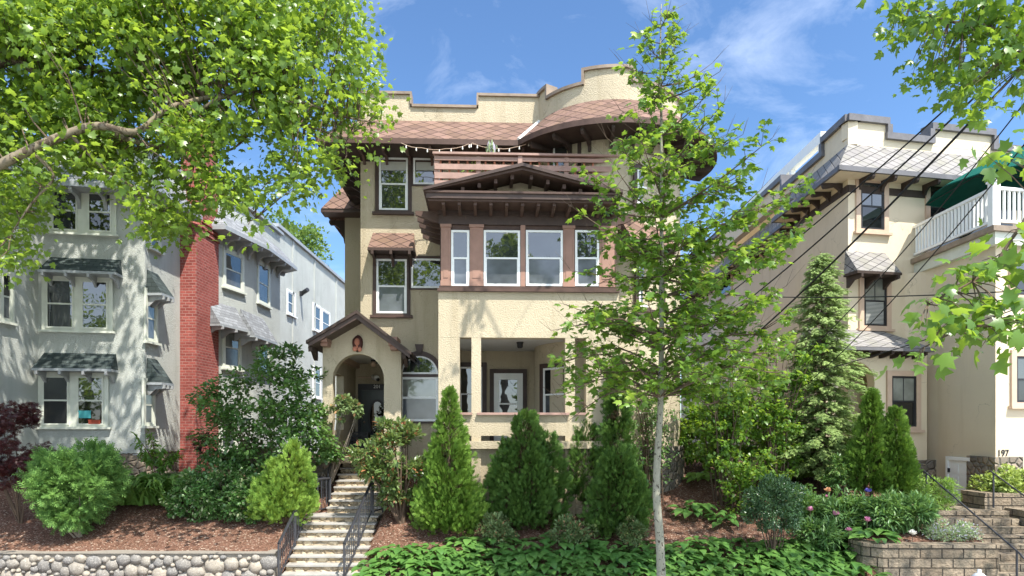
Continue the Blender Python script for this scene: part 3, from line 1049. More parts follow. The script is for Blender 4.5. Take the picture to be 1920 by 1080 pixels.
# things hung on the house
t = thing('wall_plaque', 'terracotta face relief with dark hair above the entry arch', 'plaque', M.w(M.s(671, E_N), E_N, M.z(647, 671, E_N)))
c = Vector(M.w(M.s(671, E_N), E_N + .04, M.z(646, 671, E_N)))
m = MB().ball(c + Vector((.0, .0, .02)), .15, .07, .23, 12, 9, .12)
m.build('hair', 'hair_brown', t, smooth=True)
m = MB().ball(c + Vector((0, -.06, .06)), .075, .06, .105, 12, 8)
m.ball(c + Vector((0, -.12, .05)), .014, .02, .03, 6, 4).ball(c + Vector((0, -.05, -.06)), .035, .035, .05, 8, 5)
m.ball(c + Vector((-.06, -.06, -.13)), .07, .04, .07, 8, 5).ball(c + Vector((.07, -.05, -.14)), .06, .04, .07, 8, 5)
for sx in (-1, 1):
    m.ball(c + Vector((sx * .028, -.112, .085)), .013, .01, .008, 6, 4)
m.ball(c + Vector((0, -.115, .015)), .022, .01, .007, 6, 4)
m.build('face', 'terracotta', t, smooth=True)
t = thing('security_camera', 'white dome security camera on conduit inside the entry arch', 'camera', M.w(M.s(708, -2.6), -2.6, M.z(711, 708, -2.6)))
s, z = M.at(707, 709, -2.6)
MB().tube([M.w(s - .15, -2.85, z + .05), M.w(s, -2.6, z)], .09, 10).build('housing', 'white', t)
MB().ball(M.w(s + .03, -2.58, z - .05), .06, .06, .055).build('lens_dome', 'black', t)
MB().tube([M.w(eL0 + .3, -2.87, z + .04), M.w(s - .1, -2.87, z + .04)], .022, 6).build('conduit', 'casing_beige', t)
t = thing('ceiling_lamp', 'small glass jar lamp under the white entry ceiling', 'lamp', M.w(M.s(700, -1.5), -1.5, zcE))
q = M.w(M.s(700, -1.5), -1.5, zcE)
MB().lathe((q[0], q[1], q[2] - .06), [(.07, 0), (.08, .06)]).build('base', 'black', t)
MB().lathe((q[0], q[1], q[2] - .22), [(.05, 0), (.085, .04), (.085, .12), (.05, .16)]).build('lamp_shade', 'casing_beige', t)
t = thing('ceiling_lamp', 'small black lamp under the grey ceiling of the front porch', 'lamp', M.w(M.s(975, .8), .8, ZC))
q = M.w(M.s(975, .8), .8, ZC)
MB().lathe((q[0], q[1], q[2] - .05), [(.09, 0), (.1, .05)]).build('base', 'black', t)
MB().lathe((q[0], q[1], q[2] - .17), [(.05, 0), (.08, .03), (.08, .12)]).build('lamp_shade', 'black', t)
# string lights along the eave above the deck
t = thing('string_light', 'string of small white bulbs looped under the eave above the deck', 'string lights', M.w(0, .8, ZE - .2))
ctrl = [(752, 268), (790, 277), (835, 279), (878, 270), (885, 268), (925, 277), (965, 276), (1000, 262), (1030, 248), (1068, 238), (1100, 250), (1128, 262)]
pts = []
for (u0, v0), (u1, v1) in zip(ctrl[:-1], ctrl[1:]):
    for k in range(4):
        f = k / 4
        pts.append(M.w(M.s(u0 + (u1 - u0) * f, 1.1), 1.1, M.z(v0 + (v1 - v0) * f + 2.5 * math.sin(math.pi * f), u0, 1.1)))
MB().tube(pts, .009, 5).build('cable', 'casing_beige', t)
for p in pts[1::2]:
    MB().tube([p, (p[0], p[1], p[2] - .05)], .014, 5).ball((p[0], p[1], p[2] - .065), .02, .02, .03, 8, 5).build('bulb', 'bulb', t)

# ------------------------------------------------------------------ grey stucco house on the left
AX, AY = -11.72, 21.8
LF = Face(AX, AY, 10)
LS = Face(AX, AY, 90)
lh = thing('grey_house', 'grey stucco house with white sash windows and a tall red brick chimney', 'house', (AX, AY, 2.0))
lw = LF.w(LF.s(72), 0, 0)
lb = LF.w(LF.s(-150), 0, 0)
foot = [(AX, AY), (AX, 26), (-11.2, 26), (-10.77, 28.4), (-10.77, 31.7), (AX, 32.4), (AX, 34), (-26, 34), lb[:2]]
zE2, zT2, zP2 = 11.05, 11.85, 12.5
MB().vprism(foot, 2.75, zP2).build('wall', 'stucco_grey', lh)
MB().vprism([(AX, 34.0), (AX, 52), (-26, 52), (-26, 34.0)], 2.0, 13.55).build('rear_wall', 'stucco_grey', lh)
MB().vprism([(x - .04, y + .03) for x, y in foot[:2]] + [(-20, 26), LF.w(LF.s(-100), -.06, 0)[:2]], 1.4, 2.75).build('foundation', 'foundation_stone', lh)
# projecting block at the far left, its side faces the street corner
px_, py_ = lw[0], lw[1]
MB().vprism([(px_, py_ - 4), (px_, py_ + .3), (px_ - 8, py_ - .8), (px_ - 8, py_ - 5)], 1.5, 11.4).build('front_bay_wall', 'stucco_grey', lh)
LB = Face(px_, py_, 90)
for v0, v1, u0, u1 in ((372, 408, 20, 56), (510, 602, 2, 20)):
    window(LB, lh, u0, v0, u1, v1, cas=.09, cm='cream', sm='cream', single=v1 < 420, p1='glass_dark', p2='screen')
m = MB().fbox(LB, -1.9, -.5, 0, .7, LB.z(545, 30) - .3, LB.z(545, 30) - .18)
# parapet coping and skirt roofs
m = MB()
m.vprism([(AX + .12, AY - .1), (AX + .12, 25.9), (-11.05, 25.9), (-10.63, 28.35), (-10.63, 31.8), (AX + .12, 32.5), (AX + .12, 34.1), (AX - .3, 34.1), (AX - .3, AY + .2)], zP2, zP2 + .12)
m.vprism([(AX + .14, 33.9), (AX + .14, 52.1), (AX - .3, 52.1), (AX - .3, 33.9)], 13.55, 13.72)
m.build('parapet_cap', 'gutter_grey', lh)
m = MB()
for y in (36.5, 40.5, 45.5):
    m.fbox(LS, y - AY - .12, y - AY + .12, 0, .05, 2, 13.54)
m.build('wall_rib', 'stucco_grey', lh)


def skirt(path, par, ze, zt, ov, roofm, gm, sm, bm, step=.72, bh=.5, name='skirt_roof', caps=True):
    """path: wall outline (x, y) seen from outside, left to right; the eave is offset outwards by ov"""
    nseg = len(path) - 1
    nr = []
    for i in range(nseg):
        (a, b), (c, d) = path[i], path[i + 1]
        l = math.hypot(c - a, d - b)
        nr.append(((d - b) / l, -(c - a) / l))
    off = []
    for i, p in enumerate(path):
        n0, n1 = nr[max(i - 1, 0)], nr[min(i, nseg - 1)]
        k = 1 + n0[0] * n1[0] + n0[1] * n1[1]
        off.append((p[0] + ov * (n0[0] + n1[0]) / k, p[1] + ov * (n0[1] + n1[1]) / k))
    m, ga, so = MB(), MB(), MB()
    for i in range(nseg):
        a, b, c, d = off[i], off[i + 1], path[i + 1], path[i]
        m.face([(*a, ze), (*b, ze), (*c, zt), (*d, zt)])
        ga.hexa([(*a, ze - .13), (*b, ze - .13), (b[0] - nr[i][0] * .08, b[1] - nr[i][1] * .08, ze - .13), (a[0] - nr[i][0] * .08, a[1] - nr[i][1] * .08, ze - .13),
                 (*a, ze + .015), (*b, ze + .015), (b[0] - nr[i][0] * .08, b[1] - nr[i][1] * .08, ze + .02), (a[0] - nr[i][0] * .08, a[1] - nr[i][1] * .08, ze + .02)])
        so.face([(*a, ze - .12), (*b, ze - .12), (*c, ze - .12), (*d, ze - .12)])
    if caps:
        for i in (0, nseg):
            m.face([(*off[i], ze - .12), (*path[i], ze - .12), (*path[i], zt)])
            m.face([(*off[i], ze - .12), (*path[i], zt), (*off[i], ze)])
    r = m.build(name, roofm, par, fix=False)
    ga.build('eave_gutter', gm, r, fix=False)
    so.build('soffit', sm, r, fix=False)
    for i in range(nseg):
        (a, b), (c, d) = path[i], path[i + 1]
        l = math.hypot(c - a, d - b)
        F = Face(a, b, math.degrees(math.atan2(d - b, c - a)))
        k = max(1, int(l / step))
        for j in range(k):
            bracket(F, (j + .5) * l / k, r, bm, ze - .12, ov * .95, bh, .1)
    return r


g2 = 'gutter_grey'
skirt([LF.w(LF.s(76), 0, 0)[:2], (AX, AY), (AX, 24.2)], lh, zE2, zT2, .75, 'shingle_grey', g2, 'bracket_grey', 'bracket_grey')
skirt([(AX + .02, 26.0), (-11.2, 26), (-10.77, 28.4), (-10.77, 31.7), (AX, 32.4)], lh, zE2, zT2, .7, 'shingle_grey', g2, 'bracket_grey', 'bracket_grey')
# chimney
ch = MB()
ch.box(AX - .2, -11.15, 24.1, 25.95, 2.0, 10.4)
ch.hexa([(AX - .2, 24.1, 10.4), (-11.15, 24.1, 10.4), (-11.15, 25.95, 10.4), (AX - .2, 25.95, 10.4),
         (AX - .2, 24.55, 11.1), (-11.15, 24.55, 11.1), (-11.15, 25.9, 11.1), (AX - .2, 25.9, 11.1)])
ch.box(AX - .2, -11.155, 24.56, 25.89, 11.1, 14.4)
for i in range(3):
    ch.box(AX - .2, -11.10, 24.5, 25.94, 10.55 + i * .2, 10.63 + i * .2)
ch.box(AX - .26, -11.08, 24.46, 25.98, 14.4, 14.7)
ch.build('chimney', 'brick_red', lh)
# front windows, in pairs
for v0, v1, ua, ub, uc, ud in ((358, 437, 99, 147, 166, 211), (524, 618, 88, 140, 154, 204), (705, 797, 81, 131, 146, 196)):
    n = 0
    sa, za = LF.at(ua, v0)
    sd, zd = LF.at(ud, v1)
    m = MB().fbox(LF, sa - .13, sd + .13, -.02, .055, zd - .06, za + .13)
    cs_ = m.build('window', 'cream', lh)
    for k, (a, b) in enumerate(((ua, ub), (uc, ud))):
        x0, x1 = LF.s(a), LF.s(b)
        zm = za + (zd - za) * .5
        m = MB().fbox(LF, x0, x0 + .05, .05, .085, zd, za).fbox(LF, x1 - .05, x1, .05, .085, zd, za)
        for z in (zd, zm - .02, za - .05):
            m.fbox(LF, x0 + .05, x1 - .05, .05, .085, z, z + .05)
        m.build('sash', 'cream', cs_)
        MB().fbox(LF, x0 + .05, x1 - .05, .04, .068, zm + .03, za - .05).build('pane', 'glass', cs_)
        MB().fbox(LF, x0 + .05, x1 - .05, .04, .063, zd + .05, zm - .02).build('pane', 'glass_dark' if v0 != 524 else 'glass', cs_)
    MB().fbox(LF, sa - .2, sd + .2, -.02, .14, zd - .13, zd - .062).build('sill', 'cream', cs_)
    if v0 == 705:
        xa, xb = LF.s(150), LF.s(172)
        t = thing('storage_box', 'teal box behind the lower window glass of the grey house', 'box', LF.w((xa + xb) / 2, .07, LF.z(786, 160)))
        MB().fbox(LF, xa, xb, .06, .09, LF.z(784, 160), LF.z(772, 160)).build('body', 'teal_paper', t)
        MB().fbox(LF, xa - .02, xb + .01, .06, .095, LF.z(772, 160), LF.z(770, 160)).build('lid', 'teal_paper', t)
        xa, xb = LF.s(168), LF.s(190)
        t = thing('storage_box', 'red box behind the lower window glass of the grey house', 'box', LF.w((xa + xb) / 2, .07, LF.z(796, 160)))
        MB().fbox(LF, xa, xb, .06, .09, LF.z(795, 180), LF.z(789, 180)).build('body', 'red_paper', t)
        MB().fbox(LF, xa - .01, xb + .01, .06, .095, LF.z(789, 180), LF.z(787, 180)).build('lid', 'red_paper', t)
for v0, v1, ua, ub in ((484, 504, 72, 216), (662, 689, 60, 207)):
    hood(LF, lh, ua, ub, v0, v1, proj=.6, roof='shingle_dark', trim='gutter_grey', brk='bracket_grey', nb=4, inset=.06)
MB().fprism(LF, [(LF.s(262) - .2, 2.72), (LF.s(262) - .2, 2.7), (.02, 2.7), (.02, 2.72)], 0, .03).build('drip_edge', 'gutter_grey', lh)
# side windows
window(LS, lh, 274, 546, 291, 640, cas=.1, cm='cream', sm='cream', split=.55, p1='glass_shade', p2='screen')
window(LS, lh, 270, 715, 286, 795, cas=.1, cm='cream', sm='cream', split=.55, p1='glass_shade', p2='screen')
window(LS, lh, 281, 430, 298, 470, cas=.08, cm='cream', sm='cream', p1='glass_dark', p2='screen')
for zt, zb, s0, s1 in ((LS.z(505, 275), LS.z(545, 300, .6), .05, .85), (LS.z(670, 272), LS.z(715, 300, .6), .05, .8)):
    hood(LS, lh, 0, 0, 0, 0, proj=.5, roof='shingle_dark', trim='gutter_grey', brk='bracket_grey', nb=3, inset=.06, sz=(s0, s1, zb, zt))
L1 = Face(-11.2, 26, math.degrees(math.atan2(2.4, .43)))
L2 = Face(-10.77, 28.4, 90)
window(L1, lh, 421, 470, 453, 545, cas=.13, cm='cream', sm='cream', p1='glass', p2='screen')
window(L1, lh, 420, 614, 448, 690, cas=.13, cm='cream', sm='cream', p1='glass_shade', p2='screen')
window(L1, lh, 414, 775, 440, 840, cas=.13, cm='cream', sm='cream', p1='glass_shade', p2='screen')
hood(L1, lh, 413, 469, 577, 606, proj=.6, roof='shingle_grey', trim='gutter_grey', brk='bracket_grey', nb=3)
window(L2, lh, 484, 492, 503, 573, cas=.13, cm='cream', sm='cream', p1='glass', p2='screen')
hood(L2, lh, 478, 520, 600, 628, proj=.6, roof='shingle_grey', trim='gutter_grey', brk='bracket_grey', nb=3)
window(L2, lh, 484, 640, 502, 700, cas=.13, cm='cream', sm='cream', p1='glass_shade', p2='screen')
for u0, v0, u1, v1 in ((539, 546, 552, 592), (587, 571, 600, 622), (604, 582, 617, 632), (587, 690, 600, 745)):
    window(LS, lh, u0, v0, u1, v1, cas=.12, cm='white', sm='white', p1='glass', p2='screen')
t = thing('wall_lamp', 'small dark lamp on the sunny side wall of the grey house', 'lamp', LS.w(LS.s(563), .0, LS.z(550, 563)))
s, z = LS.at(563, 550)
MB().fbox(LS, s - .15, s + .15, 0, .12, z - .12, z + .1).build('base', 'black', t)
MB().tube([LS.w(s, .1, z), LS.w(s - .3, .5, z + .15)], .12, 8).build('lamp_head', 'black', t)
# downpipe in the front corner
t = MB().tube([LF.w(LF.s(53), .15, 11.0), LF.w(LF.s(53) + .02, .15, 8.3), LF.w(LF.s(47), .15, 8.1), LF.w(LF.s(47), .15, 1.6)], .055, 8)
t.build('downpipe', 'gutter_grey', lh)

# ------------------------------------------------------------------ beige stucco house on the right
RX, RY = 10.29, 20.9
RF = Face(RX, RY, 12)
RS = Face(RX, RY, -90)
rh = thing('beige_house', 'beige stucco house with grey diamond shingles, dark windows and corner balcony, number 197', 'house', (RX, RY, 2.0))
zP3, zT3, zE3 = 12.75, RF.z(270, 1592), 11.30
bx, by = 12.75, 18.0
RP = Face(bx, by, -88)
RQ = Face(bx, by, 12)
qx, qy = RF.w(RF.s(1740), 0, 0)[:2]
fr = [RF.w(9, 0, 0)[:2]]
foot = [(RX, RY), RF.w(9, 0, 0)[:2], (24, 44), (10.9, 44), (10.9, 29), (RX + .55, 24.9), (RX, 24.8)]
MB().vprism(foot, 2.6, zP3 - .2).build('wall', 'stucco_beige', rh)
# projecting porch block, rounded where it meets the wall
sp = []
ex, ey = RF.w(RF.s(1690), .0, 0)[:2]
p0, p1, p2 = Vector((ex, ey)), Vector((bx - .12, qy)), Vector((bx - .02, qy - 1.1))
for i in range(9):
    f = i / 8
    q = p0 * (1 - f) ** 2 + p1 * 2 * f * (1 - f) + p2 * f * f
    sp.append((q.x, q.y - .004))
zbal = 3.6 + 372 / FOC * 18.0
rq = RQ.w(8, 0, 0)
MB().vprism(sp + [(bx, by), rq[:2], (rq[0] - .5, rq[1] + 4)], 1.5, zbal - .45).build('porch_wall', 'stucco_beige', rh)
# parapet with steps, cap
m, c = MB(), MB()


def parap(F, segs, zb):
    for a, b, z in segs:
        m.fbox(F, a, b, -.3, .004, zb, z)
        c.fbox(F, a - .05, b + .05, -.38, .12, z, z + .2)
    for (a, b, z), (d, e, y) in zip(segs[:-1], segs[1:]):
        lo, hi = min(z, y), max(z, y)
        x = b if z > y else d
        c.fbox(F, x - (.03 if z > y else .14), x + (.14 if z > y else .03), -.38, .12, lo + .2, hi)


parap(RF, [(0, 1.35, 12.95), (1.35, 3.0, 12.5), (3.0, 5.3, 12.95), (5.3, 9, 12.5)], zP3 - .3)
RSr = Face(RX, RY, -90)
parap(RSr, [(-23, -10.6, 13.1), (-10.6, -5.0, 12.95), (-5.0, -1.6, 12.5), (-1.6, -.004, 12.95)], zP3 - .5)
par = m.build('parapet', 'stucco_beige', rh)
c.build('parapet_cap', 'cap_grey', par)
skirt([(10.9, 43), (10.9, 29), (RX + .55, 24.9), (RX, 24.8), (RX, RY), RF.w(8.5, 0, 0)[:2]], rh, zE3, zT3, .66, 'diamond_grey', 'cap_grey', 'stucco_beige', 'dark_wood', .75, .32, caps=False)
m = MB().fbox(RF, .0, 5, 0, .03, zE3 - .52, zE3 - .3).fbox(RS, -3.9, 0, 0, .03, zE3 - .52, zE3 - .3)
m.build('frieze', 'dark_wood', rh)
# roof terrace pergola, white
t = thing('roof_pergola', 'white roof terrace frame behind the grey parapet of the beige house', 'pergola', (11.6, 26.2, 12.6))
m = MB().box(11.4, 13.2, 25.2, 25.45, 14.1, 14.5).box(11.4, 11.65, 25.45, 33, 14.1, 14.5)
m.build('beam', 'white', t)
for x, y in ((11.5, 25.35), (13.0, 25.35), (11.5, 28), (11.5, 31), (11.5, 32.8)):
    MB().box(x - .09, x + .09, y - .09, y + .09, 12.5, 14.1).build('post', 'white', t)
MB().box(11.7, 13.1, 25.5, 33, 12.5, 13.7).build('screen_wall', 'cream', t)
for y in (35., 37.5, 40., 42.5):
    MB().tube([(11.3, y, 12.4), (11.3, y, 14.0)], .03, 6).build('rail_post', 'gutter_grey', t)
MB().tube([(11.3, 33, 14.0), (11.3, 43, 14.0)], .03, 6).tube([(11.3, 33, 13.5), (11.3, 43, 13.5)], .02, 6).build('top_rail', 'gutter_grey', t)
# windows
rk = dict(cas=.16, cm='casing_beige', sm='black', p1='glass', p2='glass_dark', sillmat='casing_beige', casd=.06, sashw=.06)
window(RF, rh, 1612, 342, 1656, 432, muntin=1, **rk)
w = window(RF, rh, 1618, 517, 1661, 612, muntin=1, **{**rk, 'p2': 'screen', 'p1': 'glass_shade'})
for k in range(17):
    z = RF.z(608 - k * 2.5, 1640)
    MB().fbox(RF, RF.s(1623), RF.s(1656), .0, .018, z, z + .022).build('blind_slat', 'blind', w)
hood(RF, rh, 1608, 1690, 474, 506, proj=.6, roof='diamond_grey', trim='dark_wood', brk='dark_wood', nb=3)
for u0, v0, u1, v1 in ((1350, 505, 1372, 543), (1560, 420, 1561, 421)):
    if u1 - u0 > 5:
        window(Face(10.9, 29, -90), rh, u0, v0, u1, v1, muntin=1, **rk)
# ground floor porch in front, with arch
G_N = .9
RG = RF.shift(G_N)
x0, x1, x2 = RF.s(1575, G_N), RF.s(1738, G_N), RF.s(1648, G_N)
zg = RF.z(660, 1640, G_N)
ac, ar = RF.s(1606, G_N), RF.s(1640, G_N) - RF.s(1606, G_N)
asp = RF.z(718, 1610, G_N)
out = [(ac + ar, 2.6)] + [(ac + ar * math.cos(a), asp + ar * math.sin(a)) for a in np.linspace(0, math.pi, 20)] + [(ac - ar, 2.6), (ac - ar - .4, 2.6), (ac - ar - .4, zg), (x1, zg), (x1, 2.6)]
m = MB().fprism(RF, out, .6, G_N)
m.fbox(RF, x1 - .3, x1, .004, .6, 2.6, zg)
m.fbox(RF, ac - ar - .4, x1, .004, .6, zg - .2, zg - .001)
m.build('arcade_wall', 'stucco_beige', rh)
MB().fbox(RF, ac - ar - .6, x1 + .3, -.2, G_N + .03, 1.2, 2.6 - .002).build('stone_footing', 'foundation_stone', rh)
window(RF, rh, 1670, 705, 1716, 800, n=G_N, muntin=1, **{**rk, 'p1': 'glass_shade'})
y0, y1 = RF.s(1552, 1.5), RF.s(1750, 1.45)
ze4, zt4 = RF.z(651, 1650, 1.45), RF.z(620, 1650, .0)
m = MB()
W = RF.w
m.face([W(y0, 1.5, ze4), W(y1, 1.5, ze4), W(y1 - .5, 0, zt4), W(y0 + .3, 0, zt4)])
m.face([W(y1, 1.5, ze4), W(y1, .0, ze4), W(y1 - .5, 0, zt4)])
m.face([W(y0, 0, ze4), W(y0, 1.5, ze4), W(y0 + .3, 0, zt4)])
r4 = m.build('porch_roof', 'diamond_grey', rh, fix=False)
MB().fbox(RF, y0, y1, .1, 1.52, ze4 - .1, ze4 - .012).build('eave_gutter', 'cap_grey', r4)
for k in range(9):
    s = y0 + .3 + k * (y1 - y0 - .5) / 8
    MB().fprof(RF, s, .08, [(G_N, ze4 - .1), (G_N, ze4 - .26), (1.0, ze4 - .26), (1.42, ze4 - .18), (1.42, ze4 - .1)]).build('rafter_tail', 'dark_wood', r4)
# porch block: white side door, window, stone corner, number
s0, dt = RP.at(1781, 862)
s1, _ = RP.at(1824, 862)
zb = RP.z(935, 1800)
m = MB().fbox(RP, s0 - .09, s0, -.02, .07, zb - .3, dt + .1).fbox(RP, s1, s1 + .09, -.02, .07, zb - .3, dt + .1).fbox(RP, s0, s1, -.02, .07, dt, dt + .1)
d = m.build('side_door', 'white', rh)
m = MB().fbox(RP, s0, s1, -.02, .03, zb - .3, dt)
wd = (s1 - s0)
for a, b in ((.14, .44), (.56, .86)):
    for z0, z1 in ((dt - .36, dt - .12), (dt - .95, dt - .45)):
        m.fbox(RP, s0 + wd * a, s0 + wd * b, .0, .042, z0, z1)
m.build('door_leaf', 'white', d)
for z in (dt - .3, dt - 1.2):
    MB().fbox(RP, s0 + .0, s0 + .05, .03, .075, z - .06, z + .06).build('hinge', 'black', d)
m = MB()
z1 = RP.z(856, 1850)
m.vprism([(bx - .1, by + 1.0), (bx - .1, by - .12), RQ.w(.75, .12, 0)[:2], RQ.w(.75, -.1, 0)[:2], (bx + .1, by + 1.0)], 1.0, z1)
m.build('stone_corner', 'foundation_stone', rh)
text('197', .25, RQ, RQ.s(1880), .012, RQ.z(850, 1880), 'black', 'house_number', rh)
window(RQ, rh, 1903, 668, 1960, 755, **rk)
window(RQ, rh, 1900, 480, 1960, 556, **rk)
m = MB()
bo = .28
q0, q1, q2 = (bx - bo, qy + .6), (bx - bo, by - bo - .05), RQ.w(8, bo, 0)[:2]
m.vprism([q0, q1, q2, (q2[0], q2[1] + 4), (q0[0] + .4, q0[1] + 1.5)], zbal - .14, zbal)
m.build('balcony_floor', 'cap_brown', rh)
m = MB().vprism([(q0[0] + .12, q0[1]), (q1[0] + .12, q1[1] + .12), (q2[0], q2[1] + .12), (q2[0], q2[1] + 3), (q0[0] + .4, q0[1] + 1.2)], zbal - .46, zbal - .141)
m.build('balcony_beam', 'cream', rh)
br = bpy.data.objects.new('balcony_railing', None)
COL.objects.link(br)
br.parent = rh
ORG[br.name] = ORG[rh.name]
zr0, zr1 = zbal + .12, zbal + 1.05
A, Bp, Cp = Vector((bx - .14, qy + .25, 0)), Vector((bx - .14, by - .14, 0)), Vector((*RQ.w(7, .14, 0)[:2], 0))
for a, b in ((A, Bp), (Bp, Cp)):
    d_ = (b - a)
    l = d_.length
    F = Face(a.x, a.y, math.degrees(math.atan2(d_.y, d_.x)))
    MB().fbox(F, 0, l, -.05, .05, zr1 - .08, zr1).build('top_rail', 'white', br)
    MB().fbox(F, 0, l, -.04, .04, zr0, zr0 + .07).build('bottom_rail', 'white', br)
    k = int(l / .155)
    for j in range(1, k):
        s = j * l / k
        if b is Cp and s > 3.2:
            break
        MB().fbox(F, s - .026, s + .026, -.026, .026, zr0 + .07, zr1 - .08).build('baluster', 'white', br)
for p in (Bp, A):
    MB().box(p.x - .1, p.x + .1, p.y - .1, p.y + .1, zbal, zr1 + .1).box(p.x - .13, p.x + .13, p.y - .13, p.y + .13, zr1 + .1, zr1 + .15).lathe((p.x, p.y, zr1 + .15), [(.13, 0), (.02, .06)], 4).build('post', 'white', br)
# balcony door seen under the umbrella
s0, s1 = RF.s(1742), RF.s(1800)
m = MB().fbox(RF, s0 - .16, s0, 0, .06, zbal, RF.z(340, 1770)).fbox(RF, s0, s1 + 2, 0, .06, RF.z(340, 1770) - .1, RF.z(340, 1770) + .05)
d = m.build('balcony_door', 'casing_beige', rh)
MB().fbox(RF, s0, s1 + 2, 0, .03, zbal, RF.z(340, 1770) - .1).build('pane', 'glass_dark', d)

# patio umbrella on the balcony
ux, uy = 14.75, 19.6
uz = 3.6 + 527 / FOC * uy
t = thing('patio_umbrella', 'large dark green umbrella open above the white balcony railing', 'umbrella', (ux, uy, zbal))
m = MB()
rim = []
for k in range(8):
    a = 2 * math.pi * (k + .2) / 8
    rim.append(Vector((ux + 2.55 * math.cos(a), uy + 2.3 * math.sin(a), uz - 1.25)))
ap = Vector((ux, uy, uz))
for k in range(8):
    a, b = rim[k], rim[(k + 1) % 8]
    mid = (a + b) / 2 + Vector((0, 0, .08))
    h1, h2 = ap.lerp(a, .5) + Vector((0, 0, .1)), ap.lerp(b, .5) + Vector((0, 0, .1))
    m.face([ap, h1, h2])
    m.face([h1, a, mid, b, h2])
    m.face([a, a - Vector((0, 0, .03)), mid - Vector((0, 0, .03)), mid])
    m.face([mid, mid - Vector((0, 0, .03)), b - Vector((0, 0, .03)), b])
m.build('canopy', 'green_cloth', t, fix=False)
MB().tube([(ux, uy, zbal), (ux, uy, uz + .05)], .03, 8).build('pole', 'black', t)
MB().lathe((ux, uy, uz), [(.06, -.02), (.05, .06), (.015, .12)], 8).build('finial', 'black', t)
MB().lathe((ux, uy, zbal), [(.3, 0), (.28, .06), (.05, .1)], 14).build('base', 'black', t)
for k in range(8):
    MB().bar(ap - Vector((0, 0, .06)), rim[k] - Vector((0, 0, .03)), .022).bar((ux, uy, uz - .95), ap.lerp(rim[k], .5) - Vector((0, 0, .02)), .018).build('rib', 'black', t)

# ------------------------------------------------------------------ ground
def hgt(x, y):
    def sm(a, b, t):
        t = min(1, max(0, (t - a) / (b - a)))
        return t * t * (3 - 2 * t)
    left = 0. if y < 15.32 else min(1.98, .80 + (y - 15.4) * .36)
    mid = max(0., min(2.45, (y - 14.0) / 1.9 * .82 if y < 15.9 else .82 + (y - 15.9) * .37))
    right = 0. if y < 14.42 else min(2.45, 1.02 + max(0, y - 14.6) * .2)
    if x < -5.0:
        z = left
    elif x < 7.4:
        z = mid
    else:
        z = mid + (right - mid) * sm(7.4, 8.0, x)
    if x > 10.25:
        z = min(z, 1.42, -.1 + max(0., (y - 14.0) / .3 * .155)) if x < 13 else z
    z += .05 * math.sin(x * 2.3 + y) * math.sin(y * 1.9 - x * .7) * (y > 14.8)
    if -5.32 < x < -3.3 and y < 21:
        st = 0 if y < 15 else (y - 15.0) / .256 * .155 if y < 17.2 else 1.2
        if y > 17.5:
            st = 1.2 + (y - 17.6) / .256 * .155
        if -4.95 < x or y < 17.8:
            z = min(z, max(st - .32, -.3))
    return z


m = MB()
xs = list(np.arange(-16, 16.01, .25))
ys = list(np.arange(13.6, 22.01, .25)) + [24, 28, 40, 70]
xs = [-300., -60, -30, -20] + xs + [20, 30, 60, 300.]
ys = ys + [300.]
idx = {}
for i, x in enumerate(xs):
    for j, y in enumerate(ys):
        idx[i, j] = len(m.v)
        m.v.append((x, y, hgt(x, y)))
for i in range(len(xs) - 1):
    for j in range(len(ys) - 1):
        m.f.append((idx[i, j], idx[i + 1, j], idx[i + 1, j + 1], idx[i, j + 1]))
        m.uv.append([(0, 0)] * 4)
o = m.build('ground', 'mulch', fix=False, smooth=True)
o['kind'] = 'structure'
o = MB().box(-300, 300, 9.2, 13.9, -.2, .008).build('pavement', 'paving')
o['kind'] = 'structure'
o = MB().box(-300, 300, 9.0, 9.2, -.2, .012).build('kerb', 'concrete')
o['kind'] = 'structure'
o = MB().box(-300, 300, -40, 9.0, -.4, -.13).build('road', 'asphalt')
o['kind'] = 'structure'

# ------------------------------------------------------------------ round-stone retaining wall
t = thing('retaining_wall', 'low wall of rounded grey fieldstones set in mortar left of the steps', 'wall', (-10.5, 15.35, 0), kind='thing')
MB().box(-16, -5.28, 15.18, 15.55, -.2, .78).build('mortar_bed', 'mortar', t)
MB().box(-16, -5.26, 15.14, 15.57, .78, .80).build('coping', 'mortar', t)
m = MB()
got = []
for rad_, tries_ in ((.16, 160), (.13, 600), (.105, 2500), (.078, 6000), (.05, 9000)):
    for k in range(tries_):
        r_ = rad_ * random.uniform(.88, 1.12)
        asp_ = random.uniform(.95, 1.45)
        x, z = random.uniform(-15.9, -5.36), random.uniform(-.1, .76 - r_ * .85)
        if all(((x - a) / ((r_ * asp_ + b * d))) ** 2 + ((z - c) / (r_ + b)) ** 2 > .74 for a, c, b, d in got if abs(x - a) < .8):
            got.append((x, z, r_, asp_))
for x, z, r_, asp_ in got:
    m.ball((x, 15.18, z), r_ * asp_ * 1.03, random.uniform(.07, .11), r_ * 1.03, 12, 8, .2)
m.build('stones', 'cobble', t, smooth=True, fix=False)
t.location.z = 0

# split-block retaining wall on the right
t = thing('retaining_wall', 'tan split-block retaining wall with rounded end right of the plants', 'wall', (9.2, 14.5, 0), kind='thing')
X0, X1 = 7.75, 10.25
pl = [(X0 - .05, 15.6), (X0 - .25, 15.1), (X0 - .2, 14.7), (X0 + .1, 14.45), (X1, 14.4), (X1 + .02, 14.75), (X0 + .3, 14.78), (X0 + .1, 15.0), (X0 + .1, 15.6)]
m = MB()
for r_ in range(6):
    d_ = .012 * (6 - r_)
    m.vprism([(x, y - (d_ if y < 14.6 else 0)) for x, y in pl], -.2 + r_ * .205, .0 + r_ * .205)
m.build('blocks', 'split_block', t)
MB().vprism([(x * 1. + (-.03 if x < 8 else .03), y - .03) for x, y in pl], 1.026, 1.11).build('coping', 'split_block', t)

